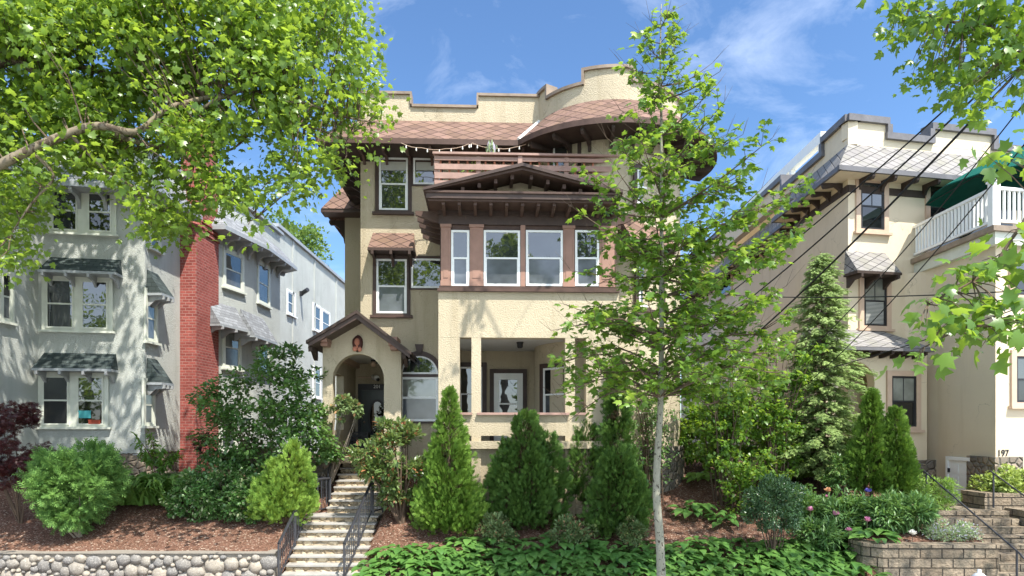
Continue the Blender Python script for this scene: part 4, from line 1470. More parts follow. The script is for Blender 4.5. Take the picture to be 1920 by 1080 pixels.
# ------------------------------------------------------------------ steps up to the entry
t = thing('entry_steps', 'long flight of bluestone treads on tan fieldstone risers rising to the arched entry', 'steps', (-4.35, 15.0, 0), kind='thing')
LX0, LX1 = -5.2, -3.42
YL, ZLd = 17.2, 1.356
for k in range(1, 9):
    z = ZLd - .155 * k
    y = YL - .256 * k
    s = MB().box(LX0, LX1, y + .03, 17.6, -.3 if k > 5 else z - .6, z - .045).build('riser', 'stair_stone', t)
    MB().box(LX0 - .03, LX1 + .03, y - .01, y + .31, z - .045, z).build('tread', 'bluestone', t, bevel=.006)
MB().box(LX0, LX1 - .0, YL + .03, 17.8, 0, ZLd - .045).build('riser', 'stair_stone', t)
MB().box(LX0 - .03, LX1 + .05, YL - .01, 17.98, ZLd - .045, ZLd).build('landing', 'bluestone', t, bevel=.006)
UX0, UX1 = -4.8, -3.22
for k in range(1, 10):
    z = ZLd + .155 * k
    y = 17.72 + .256 * (k - 1)
    f = (k - 1) / 9
    a, b = UX0 - .06 * f, UX1 - .28 * f
    MB().box(a, b, y + .03, 20.6, z - .9, z - .045).build('riser', 'stair_stone', t)
    MB().box(a - .02, b + .02, y - .01, y + .3 if k < 9 else 20.6, z - .045, z).build('tread', 'bluestone', t, bevel=.006)


def iron_railing(name, label, a, b, hgt_=.86, posts=(0, 1), nb=12, group=None, extra=None):
    t = thing(name, label, 'railing', a, group)
    a, b = Vector(a), Vector(b)
    up = Vector((0, 0, 1))
    MB().bar(a + up * hgt_, b + up * hgt_, .05).build('handrail', 'wrought_iron', t)
    MB().bar(a + up * .1, b + up * .1, .028).build('bottom_rail', 'wrought_iron', t)
    for f in posts:
        p = a.lerp(b, f)
        MB().bar(p, p + up * hgt_, .042).build('post', 'wrought_iron', t)
    for k in range(1, nb):
        p = a.lerp(b, k / nb)
        MB().bar(p + up * .1, p + up * hgt_, .017).build('baluster', 'wrought_iron', t)
    return t


GR = 'black iron railings of the entry steps'
iron_railing('step_railing', 'black iron railing on the left side of the lower steps above the stone wall', (-5.17, 15.12, .16), (-5.12, 17.25, ZLd + .02), .84, (0, .5, 1), 16, GR)
iron_railing('step_railing', 'black iron railing on the right side of the lower steps beside the mulch', (-3.72, 15.12, .16), (-3.55, 17.25, ZLd + .02), .84, (0, .5, 1), 16, GR)
iron_railing('landing_railing', 'short level black iron railing left of the landing under the golden shrub', (-5.15, 17.3, ZLd), (-4.82, 18.1, ZLd), .88, (0, 1), 5, GR)
iron_railing('landing_railing', 'level black iron railing across the back of the landing left of the upper steps', (-5.72, 18.15, ZLd), (-4.86, 18.15, ZLd), .88, (0, .55, 1), 12, GR)
iron_railing('landing_railing', 'short level black iron railing right of the landing beneath the pieris shrub', (-3.52, 17.3, ZLd), (-3.2, 17.75, ZLd + .05), .88, (0, .6, 1), 4, GR)
t = thing('stair_handrail', 'sloping iron handrail on the left of the upper steps near the entry', 'handrail', (-4.95, 18.1, ZLd), GR)
MB().bar((-4.9, 18.2, ZLd + 1.0), (-4.98, 19.6, FL + .65), .05).build('handrail', 'wrought_iron', t)
MB().bar((-4.9, 18.2, ZLd), (-4.9, 18.2, ZLd + 1.0), .04).build('post', 'wrought_iron', t)
# stone pier at the foot of the entry
t = thing('stone_pier', 'fieldstone pier below the flared left foot of the entry arch', 'pier', (-5.1, 18.9, 1.6), kind='thing')
MB().box(-5.5, -5.0, 18.6, 19.3, 1.2, FL - .12).build('shaft', 'foundation_stone', t)
MB().box(-5.54, -4.96, 18.56, 19.33, FL - .12, FL - .02).build('cap', 'stucco_tan', t)
t = thing('storage_bench', 'dark slatted bench box standing inside the entry arch', 'bench', M.w(M.s(668, -1.8), -1.8, FL))
a, b = M.s(655, -1.8), M.s(690, -1.8)
m = MB()
for k in range(5):
    m.fbox(M, a, b, -1.84, -1.8, FL + .03 + k * .12, FL + .13 + k * .12)
m.fbox(M, a, a + .05, -2.2, -1.79, FL, FL + .63).fbox(M, b - .05, b, -2.2, -1.79, FL, FL + .63)
m.build('body', 'black', t)
MB().fbox(M, a - .02, b + .02, -2.24, -1.77, FL + .635, FL + .68).build('lid', 'black', t)

# right-hand steps with pipe handrails
t = thing('garden_steps', 'block steps climbing beside the split-block wall of the beige house', 'steps', (11.4, 14.0, 0), kind='thing')
for k in range(1, 11):
    z, y = .155 * k, 13.9 + .3 * (k - 1)
    a = 10.32 - .03 * k
    MB().box(a, 12.3 - (.02 * k), y, 18.2, z - .155, z).build('step', 'split_block', t, bevel=.012)
t = thing('retaining_wall', 'stepped block wall right of the garden steps with mossy top', 'wall', (13, 16, 0), kind='thing')
m = MB()
for k, (x0, x1, y0, z1) in enumerate(((12.3, 16, 14.6, .75), (12.25, 16, 15.3, 1.2), (12.2, 16, 16.0, 1.6), (11.7, 16, 16.9, 1.95))):
    m.box(x0, x1, y0, y0 + .9, -.1, z1)
m.build('blocks', 'split_block', t)
for lab, x, x2 in (('thin dark pipe handrail on the left of the garden steps', 10.4, 10.2), ('thin dark pipe handrail on the right of the garden steps', 12.1, 11.85)):
    t = thing('pipe_handrail', lab, 'handrail', (x, 14.0, .1), 'pipe handrails of the garden steps')
    a, b, c_ = (x, 14.0, .16), (x2, 16.9, 1.65), .85
    MB().tube([(x, 13.85, .16 + c_ - .1), (x, 14.0, .16 + c_), (x2, 16.9, 1.65 + c_), (x2, 17.0, 1.65 + c_ - .03)], .020, 8).build('handrail', 'wrought_iron', t)
    for f in (0.02, .97):
        p = Vector(a).lerp(Vector(b), f)
        MB().tube([p, p + Vector((0, 0, c_))], .022, 8).build('post', 'wrought_iron', t)

# fire hydrant at the kerb
hx, hy = (1836 - 960) / FOC * 13.1, 13.1
t = thing('fire_hydrant', 'white domed fire hydrant in front of the split-block wall', 'hydrant', (hx, hy, 0))
c = (hx, hy, 0)
MB().lathe(c, [(.17, 0), (.17, .05), (.12, .06), (.12, .5), (.16, .51), (.16, .55)], 18).build('barrel', 'hydrant_white', t, smooth=False)
MB().lathe(c, [(.16, .55), (.165, .58), (.155, .66), (.12, .74), (.06, .79), (.035, .80), (.035, .86)], 18).build('bonnet', 'hydrant_white', t, smooth=True)
MB().tube([(hx - .24, hy, .42), (hx + .24, hy, .42)], .055, 12).build('hose_nozzle', 'hydrant_white', t)
MB().tube([(hx, hy - .22, .36), (hx, hy, .36)], .075, 12).build('pumper_nozzle', 'hydrant_white', t)
# yellow utility box by the round bay
q = pt(1305, 893, 20.6)
t = thing('utility_box', 'yellow box with a lid beside the foot of the round bay', 'box', (q.x, q.y, q.z - .4))
MB().box(q.x - .22, q.x + .22, q.y, q.y + .3, q.z - .45, q.z + .2).build('body', 'yellow_plastic', t)
MB().box(q.x - .25, q.x + .25, q.y - .03, q.y + .33, q.z + .2, q.z + .26).build('lid', 'yellow_plastic', t)

# power lines
GW = 'power lines running to the houses'
def wire(label, a, b, sag, r):
    a, b = Vector(a), Vector(b)
    p = [a.lerp(b, k / 24) - Vector((0, 0, sag * 4 * (k / 24) * (1 - k / 24))) for k in range(25)]
    o = MB().tube(p, r, 6).build('power_line', 'wire_black', None, tuple(b), fix=False)
    props(o, label, 'cable', GW)


wire('thick twisted black cable from the upper right corner, lowest of the three thick ones', pt(2000, 35, 9.5), pt(1330, 700, 20.8), .25, .022)
wire('thick black cable from the upper right corner, middle of the three thick ones', pt(2000, 15, 9.5), pt(1300, 640, 20.8), .25, .017)
wire('thick black cable from the upper right corner, upper of the three thick ones', pt(2000, -5, 9.5), pt(1300, 600, 20.8), .2, .015)
wire('thin black wire crossing the green umbrella and the balcony railing', pt(2000, 90, 9.5), pt(1480, 690, 19), .3, .011)
wire('thin black wire crossing the right end of the balcony railing', pt(2000, 170, 9.5), pt(1500, 730, 19), .3, .011)
wire('thin nearly level wire passing below the small window hood of the beige house', pt(2000, 540, 10.5), pt(1290, 548, 20.2), .15, .011)
wire('thin wire passing the lower porch roof of the beige house', pt(2000, 545, 10.5), pt(1420, 720, 20.2), .15, .009)

# ------------------------------------------------------------------ leaves
def fan(out, c):
    v = [c] + out
    n = len(out)
    return v, [(0, i + 1, (i + 1) % n + 1) for i in range(n)]


TPL = {}
TPL['maple'] = fan([(0, 0, 0), (.24, -.04, -.03), (.50, .16, -.08), (.32, .34, -.02), (.54, .62, -.10), (.24, .60, -.02), (0, 1.02, -.12),
                    (-.24, .60, -.02), (-.54, .62, -.10), (-.32, .34, -.02), (-.50, .16, -.08), (-.24, -.04, -.03)], (0, .34, .05))
TPL['maple3'] = fan([(0, 0, 0), (.45, .22, -.06), (.2, .48, 0), (0, 1, -.1), (-.2, .48, 0), (-.45, .22, -.06)], (0, .35, .04))
ov = [(0, 0, 0), (.22, .33, .06), (.17, .72, .04), (0, 1, -.06), (-.17, .72, .04), (-.22, .33, .06), (0, .35, 0), (0, .74, -.01)]
ovf = [(0, 1, 6), (0, 6, 5), (1, 2, 7, 6), (6, 7, 4, 5), (2, 3, 7), (7, 3, 4)]
TPL['oval'] = (ov, ovf)
TPL['broad'] = ([(x * 1.5, y, z) for x, y, z in ov], ovf)
TPL['lance'] = ([(x * .55, y, z - .12 * y * y) for x, y, z in ov], ovf)
TPL['hosta'] = ([(0, 0, 0), (.30, .30, .10), (.33, .52, .07), (.20, .80, -.02), (0, 1.05, -.20), (-.20, .80, -.02), (-.33, .52, .07), (-.30, .30, .10), (0, .32, .03), (0, .56, .0), (0, .82, -.07)],
                [(0, 1, 8), (0, 8, 7), (1, 2, 9, 8), (8, 9, 6, 7), (2, 3, 10, 9), (9, 10, 5, 6), (3, 4, 10), (10, 4, 5)])


def mk_spray(fingers, w):
    v, f = [], []
    for (x, y, dx, dy, L, z) in fingers:
        l = math.hypot(dx, dy)
        dx, dy = dx / l, dy / l
        b = len(v)
        v += [(x, y, 0), (x + dx * L * .5 - dy * w, y + dy * L * .5 + dx * w, z * .4), (x + dx * L, y + dy * L, z), (x + dx * L * .5 + dy * w, y + dy * L * .5 - dx * w, z * .4)]
        f.append((b, b + 1, b + 2, b + 3))
    return v, f


TPL['spray'] = mk_spray([(0, 0, 0, 1, 1, -.1), (0, .15, .8, 1, .48, .04), (0, .2, -.8, 1, .5, .04), (0, .38, .75, 1, .42, 0), (0, .45, -.75, 1, .40, 0), (0, .62, .6, 1, .28, -.05), (0, .66, -.6, 1, .28, -.05)], .062)
TPL['frond'] = mk_spray([(0, 0, 0, 1, 1, -.16), (0, .1, 1, .8, .42, -.05), (0, .16, -1, .8, .44, -.05), (0, .32, 1, .8, .40, -.08), (0, .38, -1, .8, .38, -.08),
                         (0, .55, 1, .8, .30, -.1), (0, .6, -1, .8, .30, -.1), (0, .76, 1, .9, .2, -.13), (0, .8, -1, .9, .2, -.13)], .05)
TPL['needles'] = mk_spray([(0, 0, 0, 1, 1, -.3)] + [(0, .12 + .13 * k, s, .9, .36 - .03 * k, -.06 - .04 * k) for k in range(6) for s in (-1, 1)], .045)
TPL['star5'] = mk_spray([(0, 0, math.sin(a), math.cos(a), 1 - .18 * abs(a), -.12) for a in (-1.9, -1.1, -.5, 0, .5, 1.1, 1.9)], .10)
bl = []
for k in range(6):
    t = k / 5
    wd = .035 * (1 - t ** 2.2) + .002
    y, z = .75 * t ** 1.35, .92 * t - .62 * t ** 3
    bl += [(-wd, y, z), (wd, y, z)]
TPL['blade'] = (bl, [(2 * k, 2 * k + 1, 2 * k + 3, 2 * k + 2) for k in range(5)])
TPL['petal'] = ([(0, 0, 0), (.3, .4, .12), (.28, .85, .3), (0, 1, .34), (-.28, .85, .3), (-.3, .4, .12)], [(0, 1, 2, 3), (0, 3, 4, 5)])


def unit(a):
    return a / np.maximum(np.linalg.norm(a, axis=-1, keepdims=True), 1e-9)


def leaves(name, P, tip, nrm, size, tpl, mat, parent=None, org=(0, 0, 0)):
    tv, tf = TPL[tpl]
    tv = np.array(tv, float)
    P, tip, nrm = np.asarray(P, float), unit(np.asarray(tip, float)), np.asarray(nrm, float)
    nrm = unit(nrm - (nrm * tip).sum(1, keepdims=True) * tip + 1e-6)
    x = np.cross(tip, nrm)
    n = len(P)
    size = np.broadcast_to(np.asarray(size, float), (n,))
    V = P[:, None, :] + size[:, None, None] * (tv[None, :, 0:1] * x[:, None, :] + tv[None, :, 1:2] * tip[:, None, :] + tv[None, :, 2:3] * nrm[:, None, :])
    o0 = ORG[parent.name] if parent else Vector(org)
    V = V - np.array(o0)[None, None, :]
    k = len(tv)
    lo = np.array([i for f in tf for i in f])
    ln = np.array([len(f) for f in tf])
    L = (lo[None, :] + (np.arange(n) * k)[:, None]).ravel()
    tot = np.tile(ln, n)
    st = np.concatenate([[0], np.cumsum(tot)[:-1]])
    me = bpy.data.meshes.new(name)
    me.vertices.add(n * k)
    me.vertices.foreach_set('co', V.astype(np.float32).ravel())
    me.loops.add(len(L))
    me.loops.foreach_set('vertex_index', L.astype(np.int32))
    me.polygons.add(len(tot))
    me.polygons.foreach_set('loop_start', st.astype(np.int32))
    me.polygons.foreach_set('loop_total', tot.astype(np.int32))
    me.update()
    me.validate()
    return place(name, me, mat, parent, org)


def rv(n):
    return unit(rng.normal(size=(n, 3)))


def lobes(c, rad, nl, lr, n, shell=.55, surf=.75, flat=1.):
    """leaf positions and outward directions on nl uneven clumps inside an ellipsoid"""
    c, rad = np.array(c, float), np.array(rad, float)
    d = rv(nl)
    r = surf + (1 - surf) * rng.random((nl, 1)) - .25 * (rng.random((nl, 1)) < .25)
    lc = c + d * r * rad * (1 - lr * .6)
    lrad = lr * rad.mean() * rng.uniform(.65, 1.3, nl)
    k = rng.integers(0, nl, n)
    e = rv(n)
    e[:, 2] *= flat
    P = lc[k] + e * lrad[k][:, None] * (shell + (1 - shell) * rng.random((n, 1)))
    out = unit(unit(P - c) * .8 + e)
    return P, out, lc


def shrub(name, label, cat, base, c, rad, nl, lr, n, size, tpl, mat, tipmix=(1., .7, -.1), nm=(.9, .4, .5), stems=7, stemmat='bark_brown', sr=.022, group=None, flat=1., stemname='stem', surf=.75, shell=.55):
    t = thing(name, label, cat, tuple(base), group)
    P, out, lc = lobes(c, rad, nl, lr, n, shell, surf, flat)
    keep = P[:, 2] > base[2] - .05
    P, out = P[keep], out[keep]
    n = len(P)
    tip = out * tipmix[0] + rv(n) * tipmix[1] + np.array([0, 0, tipmix[2]])
    nrm = np.array([0, 0, nm[0]]) + out * nm[1] + rv(n) * nm[2]
    leaves('foliage', P, tip, nrm, size * rng.uniform(.65, 1.25, n), tpl, mat, t)
    if stems:
        m = MB()
        for k in range(stems):
            e = Vector(lc[k % len(lc)])
            b = Vector(base) + Vector((random.uniform(-.06, .06), random.uniform(-.05, .05), -.08))
            mid = b.lerp(e, .5) + Vector((random.uniform(-.1, .1), random.uniform(-.1, .1), .05))
            m.tube([b, b.lerp(mid, .55), mid, e], [sr, sr * .8, sr * .6, sr * .25], 5)
        m.build(stemname, stemmat, t, fix=False)
    return t


def conifer(name, label, base, h, r, n, mat, size=.16, tip_pow=.85, low=.10, lump=.16, group=None, stems=1, tpl='spray', tops=((0, 0, 1, 1),)):
    """upright evergreen: clumps of sprays standing edge-on round one or several uneven cones; tops: (dx, dy, height, radius)"""
    t = thing(name, label, 'shrub', tuple(base), group)
    b = np.array(base, float)
    Ps, Os = [], []
    wsum = sum(q[2] * q[3] for q in tops)
    for dx, dy, hs, rs in tops:
        m_ = int(n * hs * rs / wsum)
        hh, r_ = h * hs, r * rs
        nc = max(50, m_ // 26)
        f = rng.random(nc * 3)
        prof = np.minimum(1, ((1 - f) ** tip_pow) * 1.12) * np.minimum(1, .55 + f * 3.2)
        f = f[rng.random(len(f)) < .10 + prof][:nc]
        f = np.concatenate([f, [.97, .985, .995]])
        nc = len(f)
        prof = np.minimum(1, ((1 - f) ** tip_pow) * 1.12) * np.minimum(1, .55 + f * 3.2)
        a = rng.random(nc) * 2 * np.pi
        ph = rng.random(6) * 6.28
        lm = 1 + lump * (np.sin(a * 3 + ph[0] + f * 7) * .5 + np.sin(a * 5 + ph[1] - f * 13) * .4 + np.sin(a * 2 + ph[2] + f * 23) * .5 + np.sin(a * 9 + f * 41 + ph[3]) * .35)
        rr = r_ * prof * lm * (1 - .34 * rng.random(nc) ** 1.5)
        out = np.stack([np.cos(a), np.sin(a), np.zeros(nc)], 1)
        C = b + np.array([dx, dy, 0]) + out * rr[:, None] + np.stack([np.zeros(nc), np.zeros(nc), low * hh + f * hh * (1 - low)], 1)
        cr = (.045 + .17 * r_ * np.sqrt(prof)) * rng.uniform(.55, 1.4, nc)
        q = rng.integers(0, nc, m_)
        e = rv(m_) * (rng.random((m_, 1)) ** .5)
        e[:, 2] *= 1.5
        P = C[q] + e * cr[q][:, None]
        inner = rng.random(m_) < .12
        c0 = b + np.array([dx, dy, 0])
        P[inner] = c0 + (P[inner] - c0) * np.array([.6, .6, 1.])
        Ps.append(P)
        Os.append(unit(out[q] + e * .8))
    P, out = np.concatenate(Ps), np.concatenate(Os)
    n = len(P)
    up = np.array([0, 0, 1.])
    tip = out * .75 + up * .75 + rv(n) * .5
    nrm = np.cross(out, up) + rv(n) * .6
    stray = rng.random(n) < .03
    P[stray] += out[stray] * .07
    leaves('foliage', P, tip, nrm, size * rng.uniform(.6, 1.35, n), tpl, mat, t)
    k = n // 12
    PB = b + (P[:k] - b) * np.array([.68, .68, .9])
    leaves('old_foliage', PB, tip[:k], nrm[:k], size, tpl, 'thuja_brown', t)
    m = MB()
    for k in range(stems):
        x = (k - (stems - 1) / 2) * .16
        m.tube([(b[0] + x * .4, b[1], b[2] - .1), (b[0] + x, b[1], b[2] + h * .4), (b[0] + x * .5, b[1], b[2] + h * .8)], [.05, .035, .008], 6)
    m.build('trunk', 'bark_brown', t, fix=False)
    return t


def gbase(u, Y):
    x = (u - 960) / FOC * Y
    return (x, Y, hgt(x, Y))


def ctr(u, v, Y):
    return tuple(pt(u, v, Y))


# ---- hedge plants in front of the middle house
G1 = 'upright evergreens in front of the tan house'
conifer('arborvitae', 'bright green cone-shaped arborvitae with the sharpest tip, in front of the left porch pier', gbase(842, 16.5), 3.4, .74, 10000, 'thuja_green', .15, .95, .04, .26, G1, tops=((0, 0, 1, 1), (.28, -.1, .55, .8), (-.25, .05, .42, .75)))
conifer('arborvitae', 'broad dark arborvitae with several blunt tops in front of the porch opening', gbase(985, 16.7), 2.75, .62, 10500, 'thuja_dark', .16, .42, .04, .3, G1, 3, tops=((0, 0, 1, 1), (.55, .1, .82, .72), (-.5, .05, .74, .7), (.2, -.25, .7, .7)))
conifer('arborvitae', 'shorter dark arborvitae behind the broad blunt one, its stems showing low down', gbase(1098, 17.4), 2.5, .5, 4200, 'thuja_dark', .15, .6, .14, .25, G1, 2)
conifer('arborvitae', 'dark column-shaped arborvitae below the leafy boughs left of the pale trunk', gbase(1158, 16.4), 2.0, .6, 7000, 'thuja_dark', .15, .34, .03, .25, G1, tops=((0, 0, 1, 1), (.2, -.1, .8, .8)))
conifer('arborvitae', 'tall narrow dark arborvitae spire against the right porch pier', gbase(1158, 17.0), 4.0, .36, 4500, 'thuja_dark', .15, .45, .12, .2, G1)
b = gbase(536, 16.7)
conifer('golden_arborvitae', 'golden yellow-green feathery arborvitae beside the left step railing', b, 1.8, .43, 7000, 'thuja_gold', .17, .45, .10, .4, None, 3, tops=((.22, 0, 1, 1), (-.2, 0, .78, 1.05), (.0, -.2, .55, 1.1), (-.5, .1, .5, .7)))
# feathery round evergreen on the left, bare stems at its foot
b = gbase(150, 16.0)
t = shrub('round_arborvitae', 'round feathery bright green evergreen with fanned bare stems above the stone wall', 'shrub', b, (b[0] - .05, b[1], b[2] + 1.22), (1.15, .95, 1.0), 60, .26, 5200, .24, 'frond', 'thuja_fresh',
          (1., .6, .25), (.5, .5, .9), 13, 'bark_grey', .024, shell=.2, surf=.6)
# purple maple at the left edge
b = gbase(40, 16.6)
shrub('japanese_maple', 'dark purple-leaved maple with thin spreading stems at the left edge', 'tree', b, (b[0] - .15, b[1], b[2] + 1.95), (1.0, .9, 1.25), 34, .32, 3800, .10, 'star5', 'maple_purple', (.8, .8, -.3), (1., .3, .5), 9, 'bark_brown', .02, flat=.6, stemname='trunk')
# small peach tree
b = gbase(298, 18.3)
t = thing('peach_tree', 'small young peach tree with drooping narrow leaves below the red chimney', 'tree', b)
q = [Vector(b), Vector(b) + Vector((.02, 0, .35)), Vector(b) + Vector((-.02, 0, .62)), Vector(b) + Vector((.05, 0, .95))]
m = MB().tube(q, [.045, .04, .036, .02], 6)
P = []
for dx, dz in ((-.62, .65), (-.45, .85), (-.25, .7), (.2, .55), (.42, .32), (.3, .1), (-.55, .35), (.5, .5), (-.3, .95)):
    e = q[2] + Vector((dx, random.uniform(-.3, .3), dz))
    m.tube([q[2], q[2].lerp(e, .5) + Vector((0, 0, .06)), e], [.02, .014, .006], 5)
    for k in range(44):
        P.append(q[2].lerp(e, random.uniform(.3, 1.1)))
m.build('trunk', 'bark_brown', t, fix=False)
P = np.array(P)
n = len(P)
leaves('foliage', P, rv(n) * .8 + np.array([0, 0, -.35]), rv(n) * .5 + np.array([0, -.3, .8]), rng.uniform(.15, .24, n), 'lance', 'leaf_near', t)
# big viburnum
b = gbase(520, 18.2)
shrub('viburnum', 'large loose dark green viburnum in front of the grey house beside the entry steps', 'shrub', b, (b[0] - .2, b[1], b[2] + 1.95), (2.15, 1.2, 2.3), 130, .17, 11500, .12, 'broad', 'viburnum', (1., .8, -.25), (1., .5, .45), 16, 'bark_brown', .028, flat=.7, surf=.55)
b = gbase(655, 18.0)
b2 = gbase(615, 18.6)
shrub('viburnum', 'sprig of the viburnum with pale green leaves reaching across the entry arch', 'shrub', b2, ctr(652, 765, 18.3), (.42, .3, .45), 14, .3, 620, .11, 'broad', 'azalea', (1., .8, -.2), (1., .5, .45), 8, 'bark_grey', .022)
# low euonymus mound
for u, v, Y, rx, rz, n, lab in ((470, 925, 16.9, .75, .42, 2600, 'low mound of pale-edged glossy leaves just left of the golden evergreen'),
                                (375, 925, 16.9, .75, .50, 2800, 'low mound of pale-edged glossy leaves below the viburnum, beside the strappy daylilies'),
                                (425, 885, 17.6, 1.0, .45, 2600, 'low mound of pale-edged glossy leaves at the very foot of the viburnum')):
    b = gbase(u, Y)
    shrub('euonymus', lab, 'shrub', b, (b[0], Y, b[2] + .5), (rx * 1.1, .65, rz + .28), 40, .24, int(n * 1.5), .085, 'broad', 'euonymus', (1., .7, .0), (.9, .6, .4), 4, 'bark_brown', .012, 'low variegated euonymus mounds')
b = gbase(385, 17.0)
shrub('barberry', 'small dull red-leaved bush beside the foot of the red chimney', 'shrub', gbase(378, 18.4), ctr(385, 835, 18.4), (.3, .3, .4), 10, .35, 420, .09, 'oval', 'maple_purple', stems=5)


def blades(name, label, u, Y, n, size, mat='grass_blade', spread=.25, group=None, cat='plant'):
    b = np.array(gbase(u, Y))
    t = thing(name, label, cat, tuple(b), group)
    a = rng.random(n) * 6.283
    P = b + np.stack([rng.normal(size=n) * spread, rng.normal(size=n) * spread * .6, np.zeros(n)], 1)
    tip = np.stack([np.cos(a), np.sin(a), np.zeros(n)], 1)
    leaves('leaf_clump', P, tip, np.tile([0, 0, 1.], (n, 1)), size * rng.uniform(.6, 1.15, n), 'blade', mat, t)
    return t


GB = 'strappy-leaved clumps'
blades('daylily', 'clump of strappy daylily leaves beneath the small peach tree', 300, 17.8, 420, 1.5, spread=.5, group=GB)
blades('daylily', 'clump of strappy leaves between the round feathery evergreen and the peach tree', 245, 17.6, 300, 1.35, spread=.45, group=GB)
# pieris right of the steps
b = gbase(752, 17.0)
shrub('pieris', 'rounded pieris shrub with coppery new tips overhanging the right side of the steps', 'shrub', b, (b[0] - .18, b[1], b[2] + 1.5), (1.22, .9, 1.15), 80, .20, 6200, .135, 'oval', 'pieris', (1., .75, .12), (1., .3, .5), 12, 'bark_brown', .035, flat=.6, surf=.6, stemname='trunk')
for u, v, Y, r, lab in ((935, 968, 16.0, .56, 'low pale green azalea mound between the two brightest evergreens'), (1072, 975, 15.9, .60, 'low pale green azalea mound in front of the shorter dark arborvitae'), (1185, 962, 15.8, .35, 'small azalea mound at the foot of the dark column evergreen')):
    b = gbase(u, Y)
    shrub('azalea', lab, 'shrub', b, (b[0], Y, b[2] + .36), (r, .45, .36), 26, .28, 2300, .075, 'oval', 'azalea', (1., .7, .1), (.9, .5, .5), 4, 'bark_brown', .012, 'low azalea mounds')


# ---- right-hand side
def stemmed(name, label, u, Y, h, spread, ns, n, size, mat, group=None, tpl='broad', low=.3, stemmat='bark_brown', sr=.026):
    b = Vector(gbase(u, Y))
    t = thing(name, label, 'shrub', tuple(b), group)
    m = MB()
    P = []
    for k in range(ns):
        a = random.uniform(0, 6.28)
        r = spread * random.uniform(.25, 1.)
        e = b + Vector((math.cos(a) * r, math.sin(a) * r * .7, h * random.uniform(.7, 1.05)))
        s = b + Vector((math.cos(a) * .3 * random.uniform(.3, 1), math.sin(a) * .25, -.1))
        mid = s.lerp(e, .5) + Vector((random.uniform(-.12, .12), 0, .1)) - Vector((math.cos(a) * r * .2, 0, 0))
        m.tube([s, s.lerp(mid, .5), mid, mid.lerp(e, .5), e], [sr, sr * .85, sr * .7, sr * .45, sr * .15], 5)
        for j in range(6):
            f = random.uniform(low, 1)
            p = s.lerp(mid, f * 2) if f < .5 else mid.lerp(e, f * 2 - 1)
            q = p + Vector((random.uniform(-.5, .5), random.uniform(-.4, .4), random.uniform(.0, .4)))
            m.tube([p, q], [sr * .35, sr * .12], 4)
            for i in range(n // (ns * 6)):
                P.append(p.lerp(q, random.uniform(.2, 1.1)) + Vector((random.gauss(0, .06), random.gauss(0, .06), random.gauss(0, .05))))
    m.build('stem', stemmat, t, fix=False)
    P = np.array(P)
    k = len(P)
    leaves('foliage', P, rv(k) + np.array([0, 0, -.2]), rv(k) * .55 + np.array([0, -.1, 1.]), size * rng.uniform(.6, 1.2, k), tpl, mat, t)
    return t


stemmed('lilac', 'tall many-stemmed shrub right of the pale trunk with bare dark lower stems', 1355, 18.0, 3.9, 1.45, 24, 6600, .125, 'leaf_young', low=.22)
stemmed('lilac', 'thin twiggy half-bare shrub against the round bay behind the pale trunk', 1225, 18.0, 3.4, .75, 16, 1900, .09, 'viburnum', low=.15, sr=.018)
stemmed('lilac', 'leafy tall shrub between the many-stemmed shrub and the feathery hemlock', 1450, 18.4, 4.0, 1.15, 18, 6200, .115, 'leaf_young', low=.12)
for u, Y, rx, rz, lab in ((1300, 20.0, .8, 1.0, 'light green filler shrub beside the stone foot of the round bay'), (1400, 20.4, 1.1, 1.25, 'light green rounded shrub deep between the two houses'), (1490, 19.6, .9, 1.0, 'light green shrub tucked left of the hemlock foot')):
    b = gbase(u, Y)
    shrub('filler_shrub', lab, 'shrub', b, (b[0], Y, b[2] + rz), (rx, .7, rz), 50, .24, 3600, .11, 'broad', 'leaf_near', (1., .8, -.1), (1., .4, .5), 8, 'bark_brown', .018, 'shrubs filling the slope between the houses')
stemmed('lilac', 'low leafy suckering shrub in front of the many-stemmed shrub', 1395, 17.2, 1.5, .8, 14, 1500, .11, 'leaf_young', low=.1, sr=.012)
b = gbase(1450, 15.3)
shrub('privet', 'clipped dome of dark glossy privet on bare upright stems', 'shrub', b, (b[0], b[1], b[2] + 1.28), (.76, .65, .70), 70, .24, 9500, .062, 'oval', 'privet', (1., .7, .1), (.7, .7, .5), 16, 'bark_brown', .018)
# hemlock
b = gbase(1541, 18.9)
t = thing('hemlock', 'tall feathery hemlock with pale drooping sprays in front of the beige house', 'tree', b)
H_ = 6.6
m = MB().tube([(b[0], b[1], b[2] - .1), (b[0] + .03, b[1], b[2] + H_ * .5), (b[0] - .04, b[1], b[2] + H_)], [.09, .05, .008], 7)
P, T, Nn = [], [], []
for k in range(190):
    f = (k / 190) ** 1.15
    z = b[2] + .5 + f * (H_ - .6)
    a = k * 2.4
    L = (1.36 * (1 - f) ** .68 + .10) * random.uniform(.5, 1.3)
    d = Vector((math.cos(a), math.sin(a), .18))
    e = Vector((b[0], b[1], z)) + d * L - Vector((0, 0, .34 * L))
    s = Vector((b[0], b[1], z))
    m.tube([s, s.lerp(e, .5) + Vector((0, 0, .07)), e], [.016, .010, .004], 4)
    for j in range(int(22 + 72 * L)):
        g_ = random.uniform(.22, 1.05)
        p = s.lerp(e, g_) + Vector((0, 0, .07 * math.sin(math.pi * min(1, g_)))) + Vector((random.gauss(0, .07), random.gauss(0, .07), random.gauss(0, .045)))
        P.append(p)
        sd = Vector((-d.y, d.x, 0)) * random.uniform(-1, 1)
        T.append(d + sd + Vector((0, 0, -.35)))
        Nn.append(Vector((0, 0, 1)) + Vector((random.gauss(0, .3), random.gauss(0, .3), 0)))
m.build('trunk', 'bark_brown', t, fix=False)
n = len(P)
